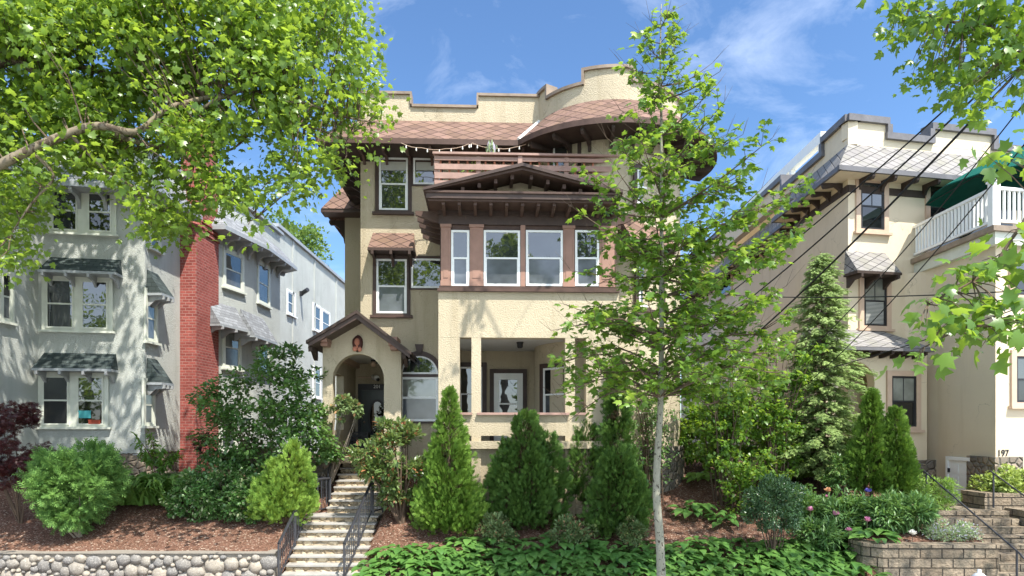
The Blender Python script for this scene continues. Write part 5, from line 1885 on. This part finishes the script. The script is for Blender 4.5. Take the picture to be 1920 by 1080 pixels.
leaves('foliage', P, T, Nn, .17 * rng.uniform(.7, 1.3, n), 'needles', 'hemlock', t)
GA = 'pair of arborvitae by the dark ground floor window'
conifer('arborvitae', 'left and taller one of the arborvitae pair below the dark ground floor window', gbase(1634, 17.4), 2.8, .46, 5200, 'thuja_green', .16, .75, .13, .2, GA)
conifer('arborvitae', 'right and shorter one of the arborvitae pair below the dark ground floor window', gbase(1680, 17.2), 2.4, .42, 4600, 'thuja_green', .16, .75, .14, .2, GA)
# hydrangea, spirea, catmint
b = gbase(1868, 17.6)
b = (b[0], b[1], 1.62)
shrub('hydrangea', 'spreading pale yellow-green hydrangea in front of the white side door', 'shrub', b, (b[0] + .28, b[1], b[2] + .44), (.98, .7, .42), 50, .24, 4600, .10, 'broad', 'spirea', (1., .7, .1), (1.2, .4, .4), 12, 'bark_grey', .016)
shrub('spirea', 'bright yellow-green spirea mound left of the white side door', 'shrub', gbase(1722, 17.0), ctr(1735, 928, 17.0), (.85, .55, .55), 44, .26, 4200, .09, 'lance', 'hosta_bright', (1., .7, .0), (1., .4, .5), 6, 'bark_brown', .01)
shrub('catmint', 'silvery low mound spilling over the split-block wall beside the steps', 'plant', gbase(1790, 15.4), ctr(1782, 1000, 15.1), (.72, .38, .24), 34, .33, 2800, .06, 'oval', 'catmint', (1., .8, .3), (.9, .5, .5), 0)


def flower(name, label, p, r, mat, n=26, group=None):
    t = thing(name, label, 'flower', tuple(p), group)
    d = rv(n)
    d[:, 2] = np.abs(d[:, 2]) * .9 + .1
    d[:, 1] -= .25
    P = np.array(p)[None, :] + d * r * .12
    leaves('petals', P, d, np.array([0, 0, 1.]) - d * .6 + rv(n) * .3, r * rng.uniform(.7, 1.1, n), 'petal', mat, t)
    MB().tube([(p[0], p[1] + .02, p[2] - .5), (p[0], p[1], p[2])], .008, 4).build('stem', 'bark_twig', t)
    return t


GP = 'peony plants of the right-hand bed'
for u, Y, n, r, lab in ((1535, 16.6, 700, .62, 'peony plant behind the clipped privet, farthest from the wall'), (1585, 16.0, 800, .66, 'peony plant in the middle of the bed with pink blooms'),
                        (1655, 15.6, 800, .66, 'peony plant at the rounded end of the block wall'), (1705, 15.5, 800, .62, 'peony plant with white blooms above the block wall'), (1530, 15.6, 650, .55, 'peony plant nearest the foot of the clipped privet')):
    b = gbase(u, Y)
    shrub('peony', lab, 'plant', b, (b[0], Y, b[2] + .40), (r, .5, .42), 24, .35, n * 2, .17, 'lance', 'peony_leaf', (1., .8, .1), (1.1, .3, .4), 5, 'bark_twig', .008, GP)
for (u, v, Y, mat, lab) in ((1519, 958, 16.0, 'petal_pink', 'pink peony bloom nearest the clipped privet dome'), (1567, 966, 15.6, 'petal_pink', 'large pink peony bloom in the middle of the bed'), (1626, 978, 15.2, 'petal_pink', 'deep pink peony bloom near the end of the block wall'),
                           (1592, 995, 15.1, 'petal_pink', 'small lilac-pink peony bloom low in the bed'), (1552, 922, 17.0, 'petal_peach', 'peach coloured bearded iris bloom at the back of the bed'), (1549, 933, 16.9, 'petal_pink', 'small rose-pink bloom just beneath the peach iris'),
                           (1628, 923, 16.8, 'petal_violet', 'violet iris bloom above the strappy leaves'), (1711, 1003, 14.9, 'petal_white', 'full white peony bloom hanging at the wall top'), (1726, 962, 15.6, 'petal_white', 'white peony bloom higher up among the leaves'), (1704, 953, 15.9, 'petal_white', 'smaller white peony bloom behind the other two white ones')):
    flower('flower', lab, ctr(u, v, Y), .10 if 'small' not in lab else .07, mat, group='blooms of the right-hand bed')
blades('iris', 'tall clump of strappy iris leaves in front of the arborvitae pair', 1602, 16.6, 200, .95, spread=.3, group=GB)
blades('iris', 'narrow clump of strappy leaves behind the clipped privet dome', 1512, 17.2, 90, .8, spread=.16, group=GB)
blades('iris', 'light strappy clump just left of the spirea mound', 1655, 16.4, 120, .7, spread=.25, group=GB)
shrub('bushy_perennial', 'dull green bushy plant with greyish heads behind the iris leaves', 'plant', gbase(1570, 17.6), ctr(1572, 885, 17.6), (.5, .35, .45), 24, .3, 1300, .09, 'oval', 'viburnum', stems=5)
shrub('bushy_perennial', 'dark leafy plant at the foot of the hemlock', 'plant', gbase(1490, 17.4), ctr(1490, 930, 17.4), (.55, .4, .4), 24, .3, 1200, .09, 'broad', 'viburnum', stems=5)


# ---- hostas: broad leaves arching from countless crowns
def hostas(name, label, pts, size, mat, per=20, spread=.2, kind='stuff'):
    P, T, Nn = [], [], []
    for (x, y) in pts:
        z = hgt(x, y)
        for k in range(per):
            a = random.uniform(0, 6.283)
            r = spread * math.sqrt(random.random()) * 1.3
            P.append((x + math.cos(a) * r, y + math.sin(a) * r, z + .10 + .3 * (1 - r / spread / 1.5) * random.uniform(.4, .85)))
            T.append((math.cos(a), math.sin(a) - .25, random.uniform(-.35, .25)))
            Nn.append((math.cos(a) * .3, math.sin(a) * .3 - .25, 1))
    n = len(P)
    o = leaves(name, P, T, Nn, size * rng.uniform(.42, 1.28, n), 'hosta', mat, None, (pts[0][0], pts[0][1], hgt(*pts[0])))
    return props(o, label, 'plant', None, kind)


pts = []
for iy in range(5):
    for ix in range(30):
        y = 14.45 + iy * .32 + random.uniform(-.1, .1)
        x = -3.0 + ix * .345 + random.uniform(-.12, .12) + .1 * (iy % 2)
        if iy == 4 and (x < -1.6 or random.random() < .25):
            continue
        if x < 7.5:
            pts.append((x, y))
hostas('hosta_bed', 'long dense bed of broad green hosta leaves along the front edge', pts, .25, 'hosta', 24, .24)
pts = [(7.0 + random.uniform(-1.1, 1.0), 15.2 + random.uniform(-.7, .8)) for k in range(26)]
hostas('hosta_bed', 'large-leaved hostas around the foot of the clipped privet and block wall', pts, .30, 'hosta', 18, .24)
GH = 'single hosta clumps in the mulch'
for u, Y, mat, s, lab in ((1300, 17.4, 'hosta', .3, 'hosta clump in the mulch just right of the pale trunk'), (1358, 16.9, 'hosta', .24, 'hosta clump in the mulch left of the privet dome'), (1318, 19.2, 'hosta_bright', .3, 'sunlit yellow-green hosta clump farther back by the house corner'), (1380, 19.0, 'hosta_bright', .3, 'sunlit yellow-green clump beneath the many-stemmed shrub')):
    b = gbase(u, Y)
    o = hostas('hosta_plant', lab, [(b[0] - .15, b[1]), (b[0] + .18, b[1] + .1), (b[0], b[1] - .12)], s, mat, 16, .2, 'thing')
    o['group'] = GH
# fallen leaves and twigs scattered over the mulch
n = 420
P = []
while len(P) < n:
    x, y = random.uniform(-11, 6.8), random.uniform(15.6, 18)
    if -5.4 < x < -3.1:
        continue
    P.append((x, y, hgt(x, y) + .02))
a = rng.random(n) * 6.28
o = leaves('leaf_litter', P, np.stack([np.cos(a), np.sin(a), rng.normal(size=n) * .2], 1), rv(n) * .4 + np.array([0, 0, 1.]), rng.uniform(.03, .08, n), 'oval', 'thuja_brown', None, (0, 16, .8))
props(o, 'scattered dry leaves and twigs lying on the brown mulch', 'leaf litter', None, 'stuff')


# ------------------------------------------------------------------ trees
def inside(poly, u, v):
    c = False
    j = len(poly) - 1
    for i in range(len(poly)):
        (a, b), (d, e) = poly[i], poly[j]
        if (b > v) != (e > v) and u < (d - a) * (v - b) / (e - b) + a:
            c = not c
        j = i
    return c


def clumps_to_leaves(cl, per, rad, size, droop=-.25):
    P, T, Nn, S = [], [], [], []
    for c in cl:
        k = int(per * random.uniform(.6, 1.3))
        e = rng.normal(size=(k, 3)) * np.array([rad, rad, rad * .62]) * .55
        P.append(np.array(c) + e)
        o = unit(e + 1e-6) * .7 + rv(k) * .7
        o[:, 2] += droop
        T.append(o)
        Nn.append(np.array([0, -.1, .9]) + rv(k) * .95)
        S.append(size * rng.uniform(.4, 1.28, k))
    return np.concatenate(P), np.concatenate(T), np.concatenate(Nn), np.concatenate(S)


def limb(m, ctrl, r0, r1, seg=8, rr=None):
    """smooth tapered limb through control points"""
    c = [Vector(p) for p in ctrl]
    pts = []
    for i in range(len(c) - 1):
        a, b, d, e = c[max(i - 1, 0)], c[i], c[i + 1], c[min(i + 2, len(c) - 1)]
        for k in range(4):
            t = k / 4
            pts.append(.5 * ((2 * b) + (d - a) * t + (2 * a - 5 * b + 4 * d - e) * t * t + (3 * b - a - 3 * d + e) * t ** 3))
    pts.append(c[-1])
    n = len(pts)
    m.tube(pts, [r0 + (r1 - r0) * i / (n - 1) for i in range(n)], seg)
    return pts


# the big plane tree on the left
t = thing('plane_tree', 'large plane tree whose leafy boughs fill the upper left', 'tree', (-14.5, 13.0, 0))
m = MB()
limb(m, [(-14.5, 13, -.2), (-14.4, 13, 2.5), (-14.2, 13.2, 5), (-13.6, 13.6, 8.5), (-13.0, 14.2, 12), (-12.6, 15, 16)], .42, .12, 12)
m.build('trunk', 'bark_plane', t, fix=False, smooth=True)
lp = []
lbig = 0
for ctrl, r0, r1 in (
        ([(-14.25, 13.1, 5.4), (-11.5, 12.8, 7.4), pt(-15, 318, 12.6), pt(55, 282, 12.7), pt(130, 250, 12.9), pt(185, 236, 13.), pt(255, 247, 13.2), pt(305, 210, 13.5), pt(340, 196, 13.7), pt(372, 210, 14.)], .105, .045),
        ([pt(340, 196, 13.7), pt(400, 182, 14.2), pt(455, 188, 14.5), pt(520, 225, 14.8), pt(590, 240, 15), pt(650, 262, 15.2)], .06, .018),
        ([(-13.9, 13.4, 7), (-11.8, 13.8, 9.2), pt(0, 118, 14.), pt(80, 140, 14.2), pt(130, 122, 14.4), pt(210, 142, 14.8)], .13, .05),
        ([pt(210, 142, 14.8), pt(330, 110, 15.2), pt(470, 60, 15.6), pt(600, 50, 15.8)], .05, .015),
        ([pt(372, 210, 14.), pt(450, 170, 14), pt(560, 190, 14.4), pt(650, 220, 14.7), pt(720, 232, 15)], .05, .012),
        ([pt(185, 236, 13.), pt(250, 265, 13.8), pt(320, 275, 14.3), pt(420, 285, 14.6), pt(470, 250, 14.8)], .06, .015),
        ([pt(320, 275, 14.3), pt(380, 320, 14.6), pt(440, 360, 14.8), pt(480, 410, 15)], .035, .01),
        ([pt(55, 282, 12.7), pt(100, 330, 12.9), pt(60, 380, 13), pt(20, 440, 13)], .04, .01),
        ([pt(130, 250, 12.9), pt(200, 320, 13.4), pt(260, 360, 13.8), pt(280, 420, 14)], .04, .01),
        ([(-13.6, 13.6, 8.5), (-11, 14.6, 12), (-8.5, 15.6, 14.5), (-6, 16.5, 15.5)], .16, .04),
        ([(-13.4, 13.8, 9.5), (-12, 16, 12.5), (-11, 18, 14.5), (-10, 19.5, 15.5)], .16, .04),
        ([(-13.6, 13.6, 8.5), (-15, 16, 11.5), (-15.5, 18, 13.5)], .14, .04)):
    mm = MB()
    lp += limb(mm, ctrl, r0, r1, 8)
    lbig = len(lp) if r0 >= .05 and len(lp) < 130 else lbig
    mm.build('branch', 'bark_plane', t, fix=False, smooth=True)
poly = [(-60, -60), (635, -60), (650, 10), (668, 45), (690, 92), (684, 140), (694, 185), (722, 212), (742, 238), (735, 262), (690, 270), (662, 262), (648, 300), (625, 335), (632, 362),
        (596, 360), (560, 345), (548, 385), (522, 398), (490, 378), (470, 428), (445, 412), (405, 395), (368, 425), (345, 408), (338, 462), (300, 452), (262, 398), (205, 345), (150, 318),
        (100, 335), (96, 392), (62, 420), (42, 488), (-60, 505)]
holes = [(308, 62, 34, 22), (440, 45, 18, 18), (372, 92, 16, 12), (560, 140, 16, 12), (590, 300, 16, 12), (470, 330, 16, 12), (250, 300, 24, 12), (130, 205, 14, 8), (620, 170, 10, 14), (505, 60, 12, 10), (205, 60, 12, 8), (540, 255, 12, 10)]
def sunlit_side(p):
    """would this bough shade the sunny side wall of the grey house?"""
    k = (p[0] + 11.5) / .66
    return k > 0 and 22.3 < p[1] + k < 46 and 1.5 < p[2] - 2.05 * k < 11.5


cl, twig = [], MB()
lpa = np.array([tuple(p) for p in lp])
big = lpa[:lbig]
lim = np.stack([960 + FOC * big[:, 0] / big[:, 1], HOR - FOC * (big[:, 2] - EYE) / big[:, 1]], 1)
lY = big[:, 1]
tries = 0
while len(cl) < 1020 and tries < 30000:
    tries += 1
    u, v = random.uniform(-60, 745), random.uniform(-60, 505)
    if not inside(poly, u, v) or any(((u - a) / c) ** 2 + ((v - b) / d) ** 2 < 1 for a, b, c, d in holes):
        continue
    dn = math.sin(u * .021 + v * .013) * math.sin(v * .027 - u * .009 + 1)
    if random.random() > .62 + .55 * dn:
        continue
    if (u > 560 or (u > 360 and v > 230)) and random.random() < .5:
        continue
    if v > 290 and random.random() < .6:
        continue
    Y = random.triangular(12.4, 16.4, 14.2) if u < 560 else random.uniform(13.5, 16.5)
    p = pt(u, v, Y)
    near = np.abs(lim - np.array([u, v])).max(1) < 24
    if near.any() and Y < lY[near].max() + .35 and random.random() < .62:
        continue
    if sunlit_side(p) and random.random() < .9:
        continue
    cl.append(p)
extra = []
while len(extra) < 760:
    x, y, z = random.uniform(-21, -3.5), random.uniform(15.4, 21.4), random.uniform(9.5, 18.5)
    if ((x + 12.5) / 9) ** 2 + ((y - 18) / 4.5) ** 2 + ((z - 12.5) / 6) ** 2 > 1:
        continue
    u, v = 960 + FOC * x / y, HOR - FOC * (z - EYE) / y
    if (v < -30 or u < -30) and not sunlit_side((x, y, z)):
        extra.append(Vector((x, y, z)))
for p in cl + extra[::3]:
    d = ((lpa - np.array(p)) ** 2).sum(1)
    q = Vector(lpa[int(d.argmin())])
    if (q - p).length < 3.2:
        q2 = q.lerp(p, .5) + Vector((random.uniform(-.15, .15), random.uniform(-.15, .15), random.uniform(-.05, .2)))
        twig.tube([q, q2, p], [.018, .011, .004], 4, cap=False)
twig.build('twigs', 'bark_twig', t, fix=False)
P, T, Nn, S = clumps_to_leaves(cl, 42, .47, .135, -.3)
leaves('crown', P, T, Nn, S, 'maple', 'leaf_plane', t)
P, T, Nn, S = clumps_to_leaves(extra, 34, .60, .22)
leaves('crown', P, T, Nn, S, 'maple3', 'leaf_plane', t)

# the young plane tree before the house
TY = 12.7
tp = [pt(u, v, TY) for u, v in ((1240, 1085), (1237, 1010), (1231, 925), (1233, 850), (1238, 770), (1240, 660), (1241, 520), (1240, 370), (1240, 220), (1238, 110), (1240, 8))]
tp = [Vector((tp[0].x + .02, TY, -.1))] + tp
t = thing('young_plane_tree', 'slender young plane tree with pale flecked trunk in front of the porch', 'tree', (tp[0].x, TY, 0))
m = MB()
tr = limb(m, tp, .096, .008, 12)
m.build('trunk', 'bark_young', t, fix=False, smooth=True)
# silhouette half-widths by height (pixels left, right)
prof = [(20, 24, 22), (60, 38, 38), (100, 58, 95), (150, 78, 125), (220, 90, 150), (300, 130, 205), (360, 170, 255), (430, 178, 262), (520, 170, 265), (600, 232, 272), (680, 250, 275), (740, 235, 240), (790, 215, 205)]
P, T, Nn, S = [], [], [], []
bm_, tw = MB(), MB()
NB = 86
for k in range(NB):
    f = k / (NB - 1)
    v = 20 + (790 - 20) * f ** .92
    vv = [q[0] for q in prof]
    li, ri = np.interp(v, vv, [q[1] for q in prof]), np.interp(v, vv, [q[2] for q in prof])
    a = k * 2.39996 + random.uniform(-.3, .3)
    dx, dy = math.cos(a), math.sin(a)
    w_ = (ri if dx > 0 else li) / FOC * TY
    L = w_ * random.uniform(.72, 1.08) * (1. if abs(dx) > .45 else .8)
    rise = random.uniform(.45, .8) if v < 420 else random.uniform(.1, .45)
    org_v = min(800, v + rise * L / TY * FOC * .8)
    if v > 560:
        org_v = min(org_v, 735)
    s = pt(1239, org_v, TY)
    j = min(range(len(tr)), key=lambda i: abs(tr[i].z - s.z))
    s = tr[j]
    e = Vector((s.x + dx * L, TY + dy * L * .9, pt(1239, v, TY).z))
    mid = s.lerp(e, .5) + Vector((0, 0, -.06 * L + random.uniform(-.05, .1)))
    if v > 600:
        mid.z += .22 * L
    r = max(.005, .008 + .0075 * L)
    bp = limb(bm_, [s, mid, e], r, .004, 5)
    nodes = [(bp, L, Vector((dx, dy, 0)), .35)]
    for q in range(int(1 + 2.3 * L)):
        g_ = random.uniform(.18, .85)
        p = bp[int(g_ * (len(bp) - 1))]
        sg = random.choice((-1, 1)) * random.uniform(.5, 1.2)
        d = Vector((dx * math.cos(sg) - dy * math.sin(sg), dx * math.sin(sg) + dy * math.cos(sg), random.uniform(-.1, .55)))
        l2 = L * (1 - g_ * .6) * random.uniform(.3, .55)
        e2 = p + d * l2
        nodes.append((limb(bm_, [p, p.lerp(e2, .5) + Vector((random.gauss(0, .05), random.gauss(0, .05), -.03)), e2], r * .55, .003, 4), l2, d, .1))
    for br_, l2, d0, g0 in nodes:
        for q in range(int(2 + 3.6 * l2)):
            g_ = random.uniform(g0, 1.)
            p = br_[min(len(br_) - 1, int(g_ * (len(br_) - 1)))]
            d = Vector((d0.x * .5 + random.gauss(0, .6), d0.y * .5 + random.gauss(0, .6), random.uniform(-.25, .65)))
            ln = random.uniform(.14, .42)
            q2 = p + d.normalized() * ln
            tw.tube([p, p.lerp(q2, .5) + Vector((0, 0, .02)), q2], [.005, .004, .002], 4, cap=False)
            dens = .74 if 200 < v < 480 else .6
            dens *= 1.05 if v > 560 else 1
            if dx > 0 and v > 300:
                dens *= 1.3
            for i in range(int(random.randint(5, 9) * dens)):
                P.append(p.lerp(q2, random.uniform(.2, 1.1)) + Vector((random.gauss(0, .04), random.gauss(0, .04), random.gauss(0, .04))))
                T.append((d.x + random.gauss(0, .8), d.y + random.gauss(0, .8), random.uniform(-.9, .25)))
                Nn.append((random.gauss(0, .6), random.gauss(0, .6) - .15, 1))
                S.append(.142 * random.uniform(.5, 1.15))
    for q in range(2):
        p = bp[-1]
        q2 = p + Vector((dx * .2 + random.gauss(0, .1), random.gauss(0, .1), random.uniform(.15, .4)))
        tw.tube([p, q2], [.004, .002], 4, cap=False)
bm_.build('branches', 'bark_twig', t, fix=False)
tw.build('twigs', 'bark_twig', t, fix=False)
leaves('crown', P, T, Nn, S, 'maple', 'leaf_young', t)

# the tree on the right whose boughs hang into the frame
t = thing('maple_tree', 'street maple with boughs hanging in from the right edge', 'tree', (10.5, 8.0, 0))
m = MB()
limb(m, [(10.5, 8, -.2), (10.45, 8, 3), (10.3, 8, 6), (10.1, 8.1, 9), (9.8, 8.2, 13)], .3, .08, 12)
m.build('trunk', 'bark_grey', t, fix=False, smooth=True)


def bough(ctrl, r0, regions, per, size, rad=.2):
    mm = MB()
    lp = limb(mm, ctrl, r0, .006, 6)
    for (u, v, Y, n, sp) in regions:
        cs = []
        for k in range(n):
            p = pt(u + random.gauss(0, sp), v + random.gauss(0, sp * .8), Y + random.uniform(-.4, .4))
            q = min(lp, key=lambda w: (w - p).length)
            mm.tube([q, q.lerp(p, .5) + Vector((0, 0, .03)), p], [.007, .005, .002], 4, cap=False)
            cs.append(p)
        a, b_, c_, d = clumps_to_leaves(cs, per, rad, size, -.35)
        PP.append(a), TT.append(b_), NN.append(c_), SS.append(d)
    mm.build('branch', 'bark_twig', t, fix=False)


PP, TT, NN, SS = [], [], [], []
bough([(10.2, 8.05, 7.5), (8, 8, 8.7), pt(1960, 120, 8.5), pt(1880, 60, 8.6), pt(1780, 40, 8.7), pt(1690, 10, 8.8)], .06,
      [(1700, 25, 8.7, 10, 24), (1775, 60, 8.7, 20, 38), (1850, 55, 8.6, 24, 45), (1745, 125, 8.6, 10, 16), (1812, 165, 8.5, 18, 30), (1900, 110, 8.5, 24, 38), (1880, 10, 8.6, 20, 40), (1825, 210, 8.5, 3, 12), (1680, 70, 8.7, 4, 10), (1920, 170, 8.4, 5, 15)], 11, .115)
bough([(10.3, 8, 6), (7, 6.9, 6.3), pt(2000, 330, 6.5), pt(1910, 430, 6.4), pt(1850, 510, 6.4), pt(1740, 570, 6.4)], .035,
      [(1890, 300, 6.6, 5, 14), (1855, 300, 6.6, 2, 8), (1905, 440, 6.4, 7, 22), (1870, 500, 6.4, 8, 22), (1835, 500, 6.4, 6, 14), (1790, 550, 6.4, 7, 20), (1745, 560, 6.4, 4, 14), (1835, 575, 6.3, 7, 20), (1885, 570, 6.3, 6, 22), (1740, 610, 6.3, 2, 8)], 4, .145, .2)
bough([(10.3, 8, 5.2), (7, 6.6, 5), pt(2000, 560, 6.2), pt(1900, 605, 6.2), pt(1810, 615, 6.2), pt(1735, 650, 6.2)], .03,
      [(1840, 640, 6.2, 5, 12), (1800, 600, 6.2, 4, 14), (1905, 610, 6.2, 7, 20), (1728, 675, 6.2, 4, 10), (1855, 595, 6.2, 5, 18), (1760, 615, 6.2, 3, 10)], 4, .145, .2)
bough([(9.8, 8.2, 12.6), (7, 10, 14.2), (4.5, 11.8, 14.9), (2.2, 13.1, 15.2), (1.2, 13.4, 15.0)], .07,
      [(960 + FOC * x / 13.2, HOR - FOC * (z - EYE) / 13.2, 13.2, k, 15) for x, z, k in ((2.3, 15.3, 3), (1.9, 14.6, 4), (1.7, 13.9, 4), (3.6, 15.4, 2))], 10, .15)
leaves('crown', np.concatenate(PP), np.concatenate(TT), np.concatenate(NN), np.concatenate(SS), 'maple', 'leaf_near', t)
cl = []
while len(cl) < 300:
    x, y, z = random.uniform(3, 18), random.uniform(2, 14), random.uniform(10, 18)
    u, v = 960 + FOC * x / y, HOR - FOC * (z - EYE) / y
    if ((x - 10) / 7) ** 2 + ((y - 8) / 6) ** 2 + ((z - 13) / 5) ** 2 < 1 and (v < -25 or u > 1960):
        cl.append((x, y, z))
P, T, Nn, S = clumps_to_leaves(cl, 26, .6, .22)
leaves('crown', P, T, Nn, S, 'maple3', 'leaf_near', t)

# far tree behind the grey house
q = pt(556, 455, 44)
t = thing('background_tree', 'round-topped tree rising behind the roof of the grey house', 'tree', (q.x, q.y, 2))
MB().tube([(q.x, q.y, 1.8), (q.x, q.y, q.z)], [.3, .1], 8).build('trunk', 'bark_grey', t)
P, out, lc = lobes((q.x - .6, q.y, q.z - .6), (2.7, 2.4, 2.6), 50, .3, 5200, .5)
n = len(P)
leaves('crown', P, out + rv(n) * .7, np.array([0, 0, .8]) + out * .5 + rv(n) * .5, .24 * rng.uniform(.7, 1.3, n), 'maple3', 'leaf_far', t)

# trees across the street, seen only mirrored in the window panes
GX = 'street trees behind the viewer'
for k, (x, y, h, r) in enumerate(((-4.9, -9, 16.8, 3.3), (2.2, -11, 16.8, 2.6), (-19.5, -8, 14, 4.4))):
    t = thing('mirrored_tree', ('tall leafy street tree mirrored in the left window of the brown bay', 'smaller street tree mirrored in the middle windows of the brown bay', 'broad street tree mirrored in the windows of the grey house')[k], 'tree', (x, y, -.15), GX)
    MB().tube([(x, y, -.3), (x, y, h - r * 1.8)], [.3, .15], 8).build('trunk', 'bark_grey', t)
    P, out, lc = lobes((x, y, h - r * 1.8), (r, r, r * 1.8), 80, .2, 6200, .3, .6)
    n = len(P)
    leaves('crown', P, out + rv(n) * .7, np.array([0, 0, .8]) + out * .5 + rv(n) * .5, .27 * rng.uniform(.7, 1.3, n), 'maple3', 'leaf_plane', t)
# hanging air plant on the eave
q = Vector(M.w(M.s(922, 1.05), 1.05, M.z(266, 922, 1.05)))
t = thing('hanging_plant', 'wispy air plant hanging from the eave above the deck rail', 'plant', tuple(q))
n = 60
P = np.array(q)[None, :] + rng.normal(size=(n, 3)) * .05 + np.array([0, 0, -.05])
leaves('leaf_clump', P, rv(n) * .35 + np.array([0, 0, -1.]), rv(n), rng.uniform(.15, .38, n), 'lance', 'catmint', t)
MB().tube([q, q + Vector((0, 0, -.1))], .01, 4).build('hanger', 'bark_twig', t)
# planters behind the deck boards
for uu, lab in ((890, 'leafy pot plant behind the deck boards near the hanging air plant'), (1020, 'leafy pot plant behind the deck boards near the bay door')):
    q = Vector(M.w(M.s(uu, 1.25), 1.25, M.z(322, uu, 1.25)))
    t = thing('potted_plant', lab, 'plant', tuple(q))
    MB().lathe((q.x, q.y, q.z - .35), [(.1, 0), (.14, .3)], 10).build('pot', 'terracotta', t)
    n = 90
    P = np.array(q)[None, :] + rng.normal(size=(n, 3)) * np.array([.18, .08, .12])
    leaves('foliage', P, rv(n), rv(n) * .6 + np.array([0, 0, 1.]), rng.uniform(.08, .14, n), 'oval', 'hosta_bright', t)

# ------------------------------------------------------------------ sky, sun, camera
sun_to = Vector((.74, -1, 2.05)).normalized()
elev, rot = math.asin(sun_to.z), math.atan2(sun_to.x, sun_to.y)
W_ = bpy.data.worlds.new('World')
SC.world = W_
W_.use_nodes = True
nt = W_.node_tree
nt.nodes.clear()
N_ = nt.nodes.new
out = N_('ShaderNodeOutputWorld')
bg = N_('ShaderNodeBackground')
sky = N_('ShaderNodeTexSky')
sky.sky_type = 'NISHITA'
sky.sun_disc = False
sky.sun_elevation = elev
sky.sun_rotation = rot
sky.air_density = 1.0
sky.dust_density = .4
sky.ozone_density = 4.0
tc = N_('ShaderNodeTexCoord')
mp = N_('ShaderNodeMapping')
mp.inputs['Scale'].default_value = (2.6, 4.2, 4.6)
mp.inputs['Rotation'].default_value = (0, R(24), R(12))
mp.inputs['Location'].default_value = (.35, .1, .62)
nz = N_('ShaderNodeTexNoise')
nz.inputs['Scale'].default_value = 2.3
nz.inputs['Detail'].default_value = 8
nz.inputs['Roughness'].default_value = .62
nz.inputs['Distortion'].default_value = .5
mr = N_('ShaderNodeMapRange')
mr.inputs[1].default_value = .50
mr.inputs[2].default_value = .85
mr.inputs[4].default_value = .27
mx = N_('ShaderNodeMix')
mx.data_type = 'RGBA'
mx.inputs[7].default_value = (6.2, 6.6, 7.2, 1)
L_ = nt.links.new
L_(tc.outputs['Generated'], mp.inputs[0])
L_(mp.outputs[0], nz.inputs['Vector'])
L_(nz.outputs['Fac'], mr.inputs[0])
L_(mr.outputs[0], mx.inputs[0])
# sky shaped to lift shaded walls: brightened and whitened round the sun, dimmed opposite
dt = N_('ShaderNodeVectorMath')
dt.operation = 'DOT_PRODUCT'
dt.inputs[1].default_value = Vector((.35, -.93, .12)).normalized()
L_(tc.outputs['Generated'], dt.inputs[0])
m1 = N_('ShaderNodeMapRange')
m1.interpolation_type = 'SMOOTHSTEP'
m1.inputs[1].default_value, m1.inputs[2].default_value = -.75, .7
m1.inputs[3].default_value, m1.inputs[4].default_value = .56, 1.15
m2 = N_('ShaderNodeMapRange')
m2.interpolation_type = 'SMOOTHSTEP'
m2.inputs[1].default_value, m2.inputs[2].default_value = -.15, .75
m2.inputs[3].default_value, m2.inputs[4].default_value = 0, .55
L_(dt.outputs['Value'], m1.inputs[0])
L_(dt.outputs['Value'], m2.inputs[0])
sc_ = N_('ShaderNodeVectorMath')
sc_.operation = 'SCALE'
L_(sky.outputs[0], sc_.inputs[0])
L_(m1.outputs[0], sc_.inputs['Scale'])
sky_fill = N_('ShaderNodeMix')
sky_fill.data_type = 'RGBA'
sky_fill.inputs[7].default_value = (7.2, 7.2, 7.1, 1)
L_(m2.outputs[0], sky_fill.inputs[0])
tn = N_('ShaderNodeMix')
tn.data_type, tn.blend_type = 'RGBA', 'MULTIPLY'
tn.inputs[0].default_value = 1
tn.inputs[7].default_value = (.88, 1.05, 1.18, 1)
L_(sc_.outputs[0], tn.inputs[6])
L_(tn.outputs[2], sky_fill.inputs[6])
L_(sky_fill.outputs[2], mx.inputs[6])
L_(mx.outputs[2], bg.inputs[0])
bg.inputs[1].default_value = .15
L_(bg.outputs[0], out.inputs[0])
sl = bpy.data.lights.new('sun', 'SUN')
sl.energy = 4.1
sl.angle = R(.5)
sl.color = (1, .95, .87)
so_ = bpy.data.objects.new('sun', sl)
COL.objects.link(so_)
so_.rotation_euler = sun_to.to_track_quat('Z', 'Y').to_euler()
cam = bpy.data.cameras.new('camera')
cam.sensor_width = 36
cam.lens = 36 * FOC / 1920
cam.shift_y = (HOR - 540) / 1920
cam.clip_end = 2000
co = bpy.data.objects.new('camera', cam)
COL.objects.link(co)
co.location = (0, 0, EYE)
co.rotation_euler = (R(90), 0, 0)
SC.camera = co
SC.view_settings.view_transform = 'Standard'
SC.view_settings.look = 'None'
SC.view_settings.exposure = 1.22
SC.view_settings.gamma = 1
SC.cycles.max_bounces = 8
SC.cycles.diffuse_bounces = 4
SC.cycles.use_denoising = True
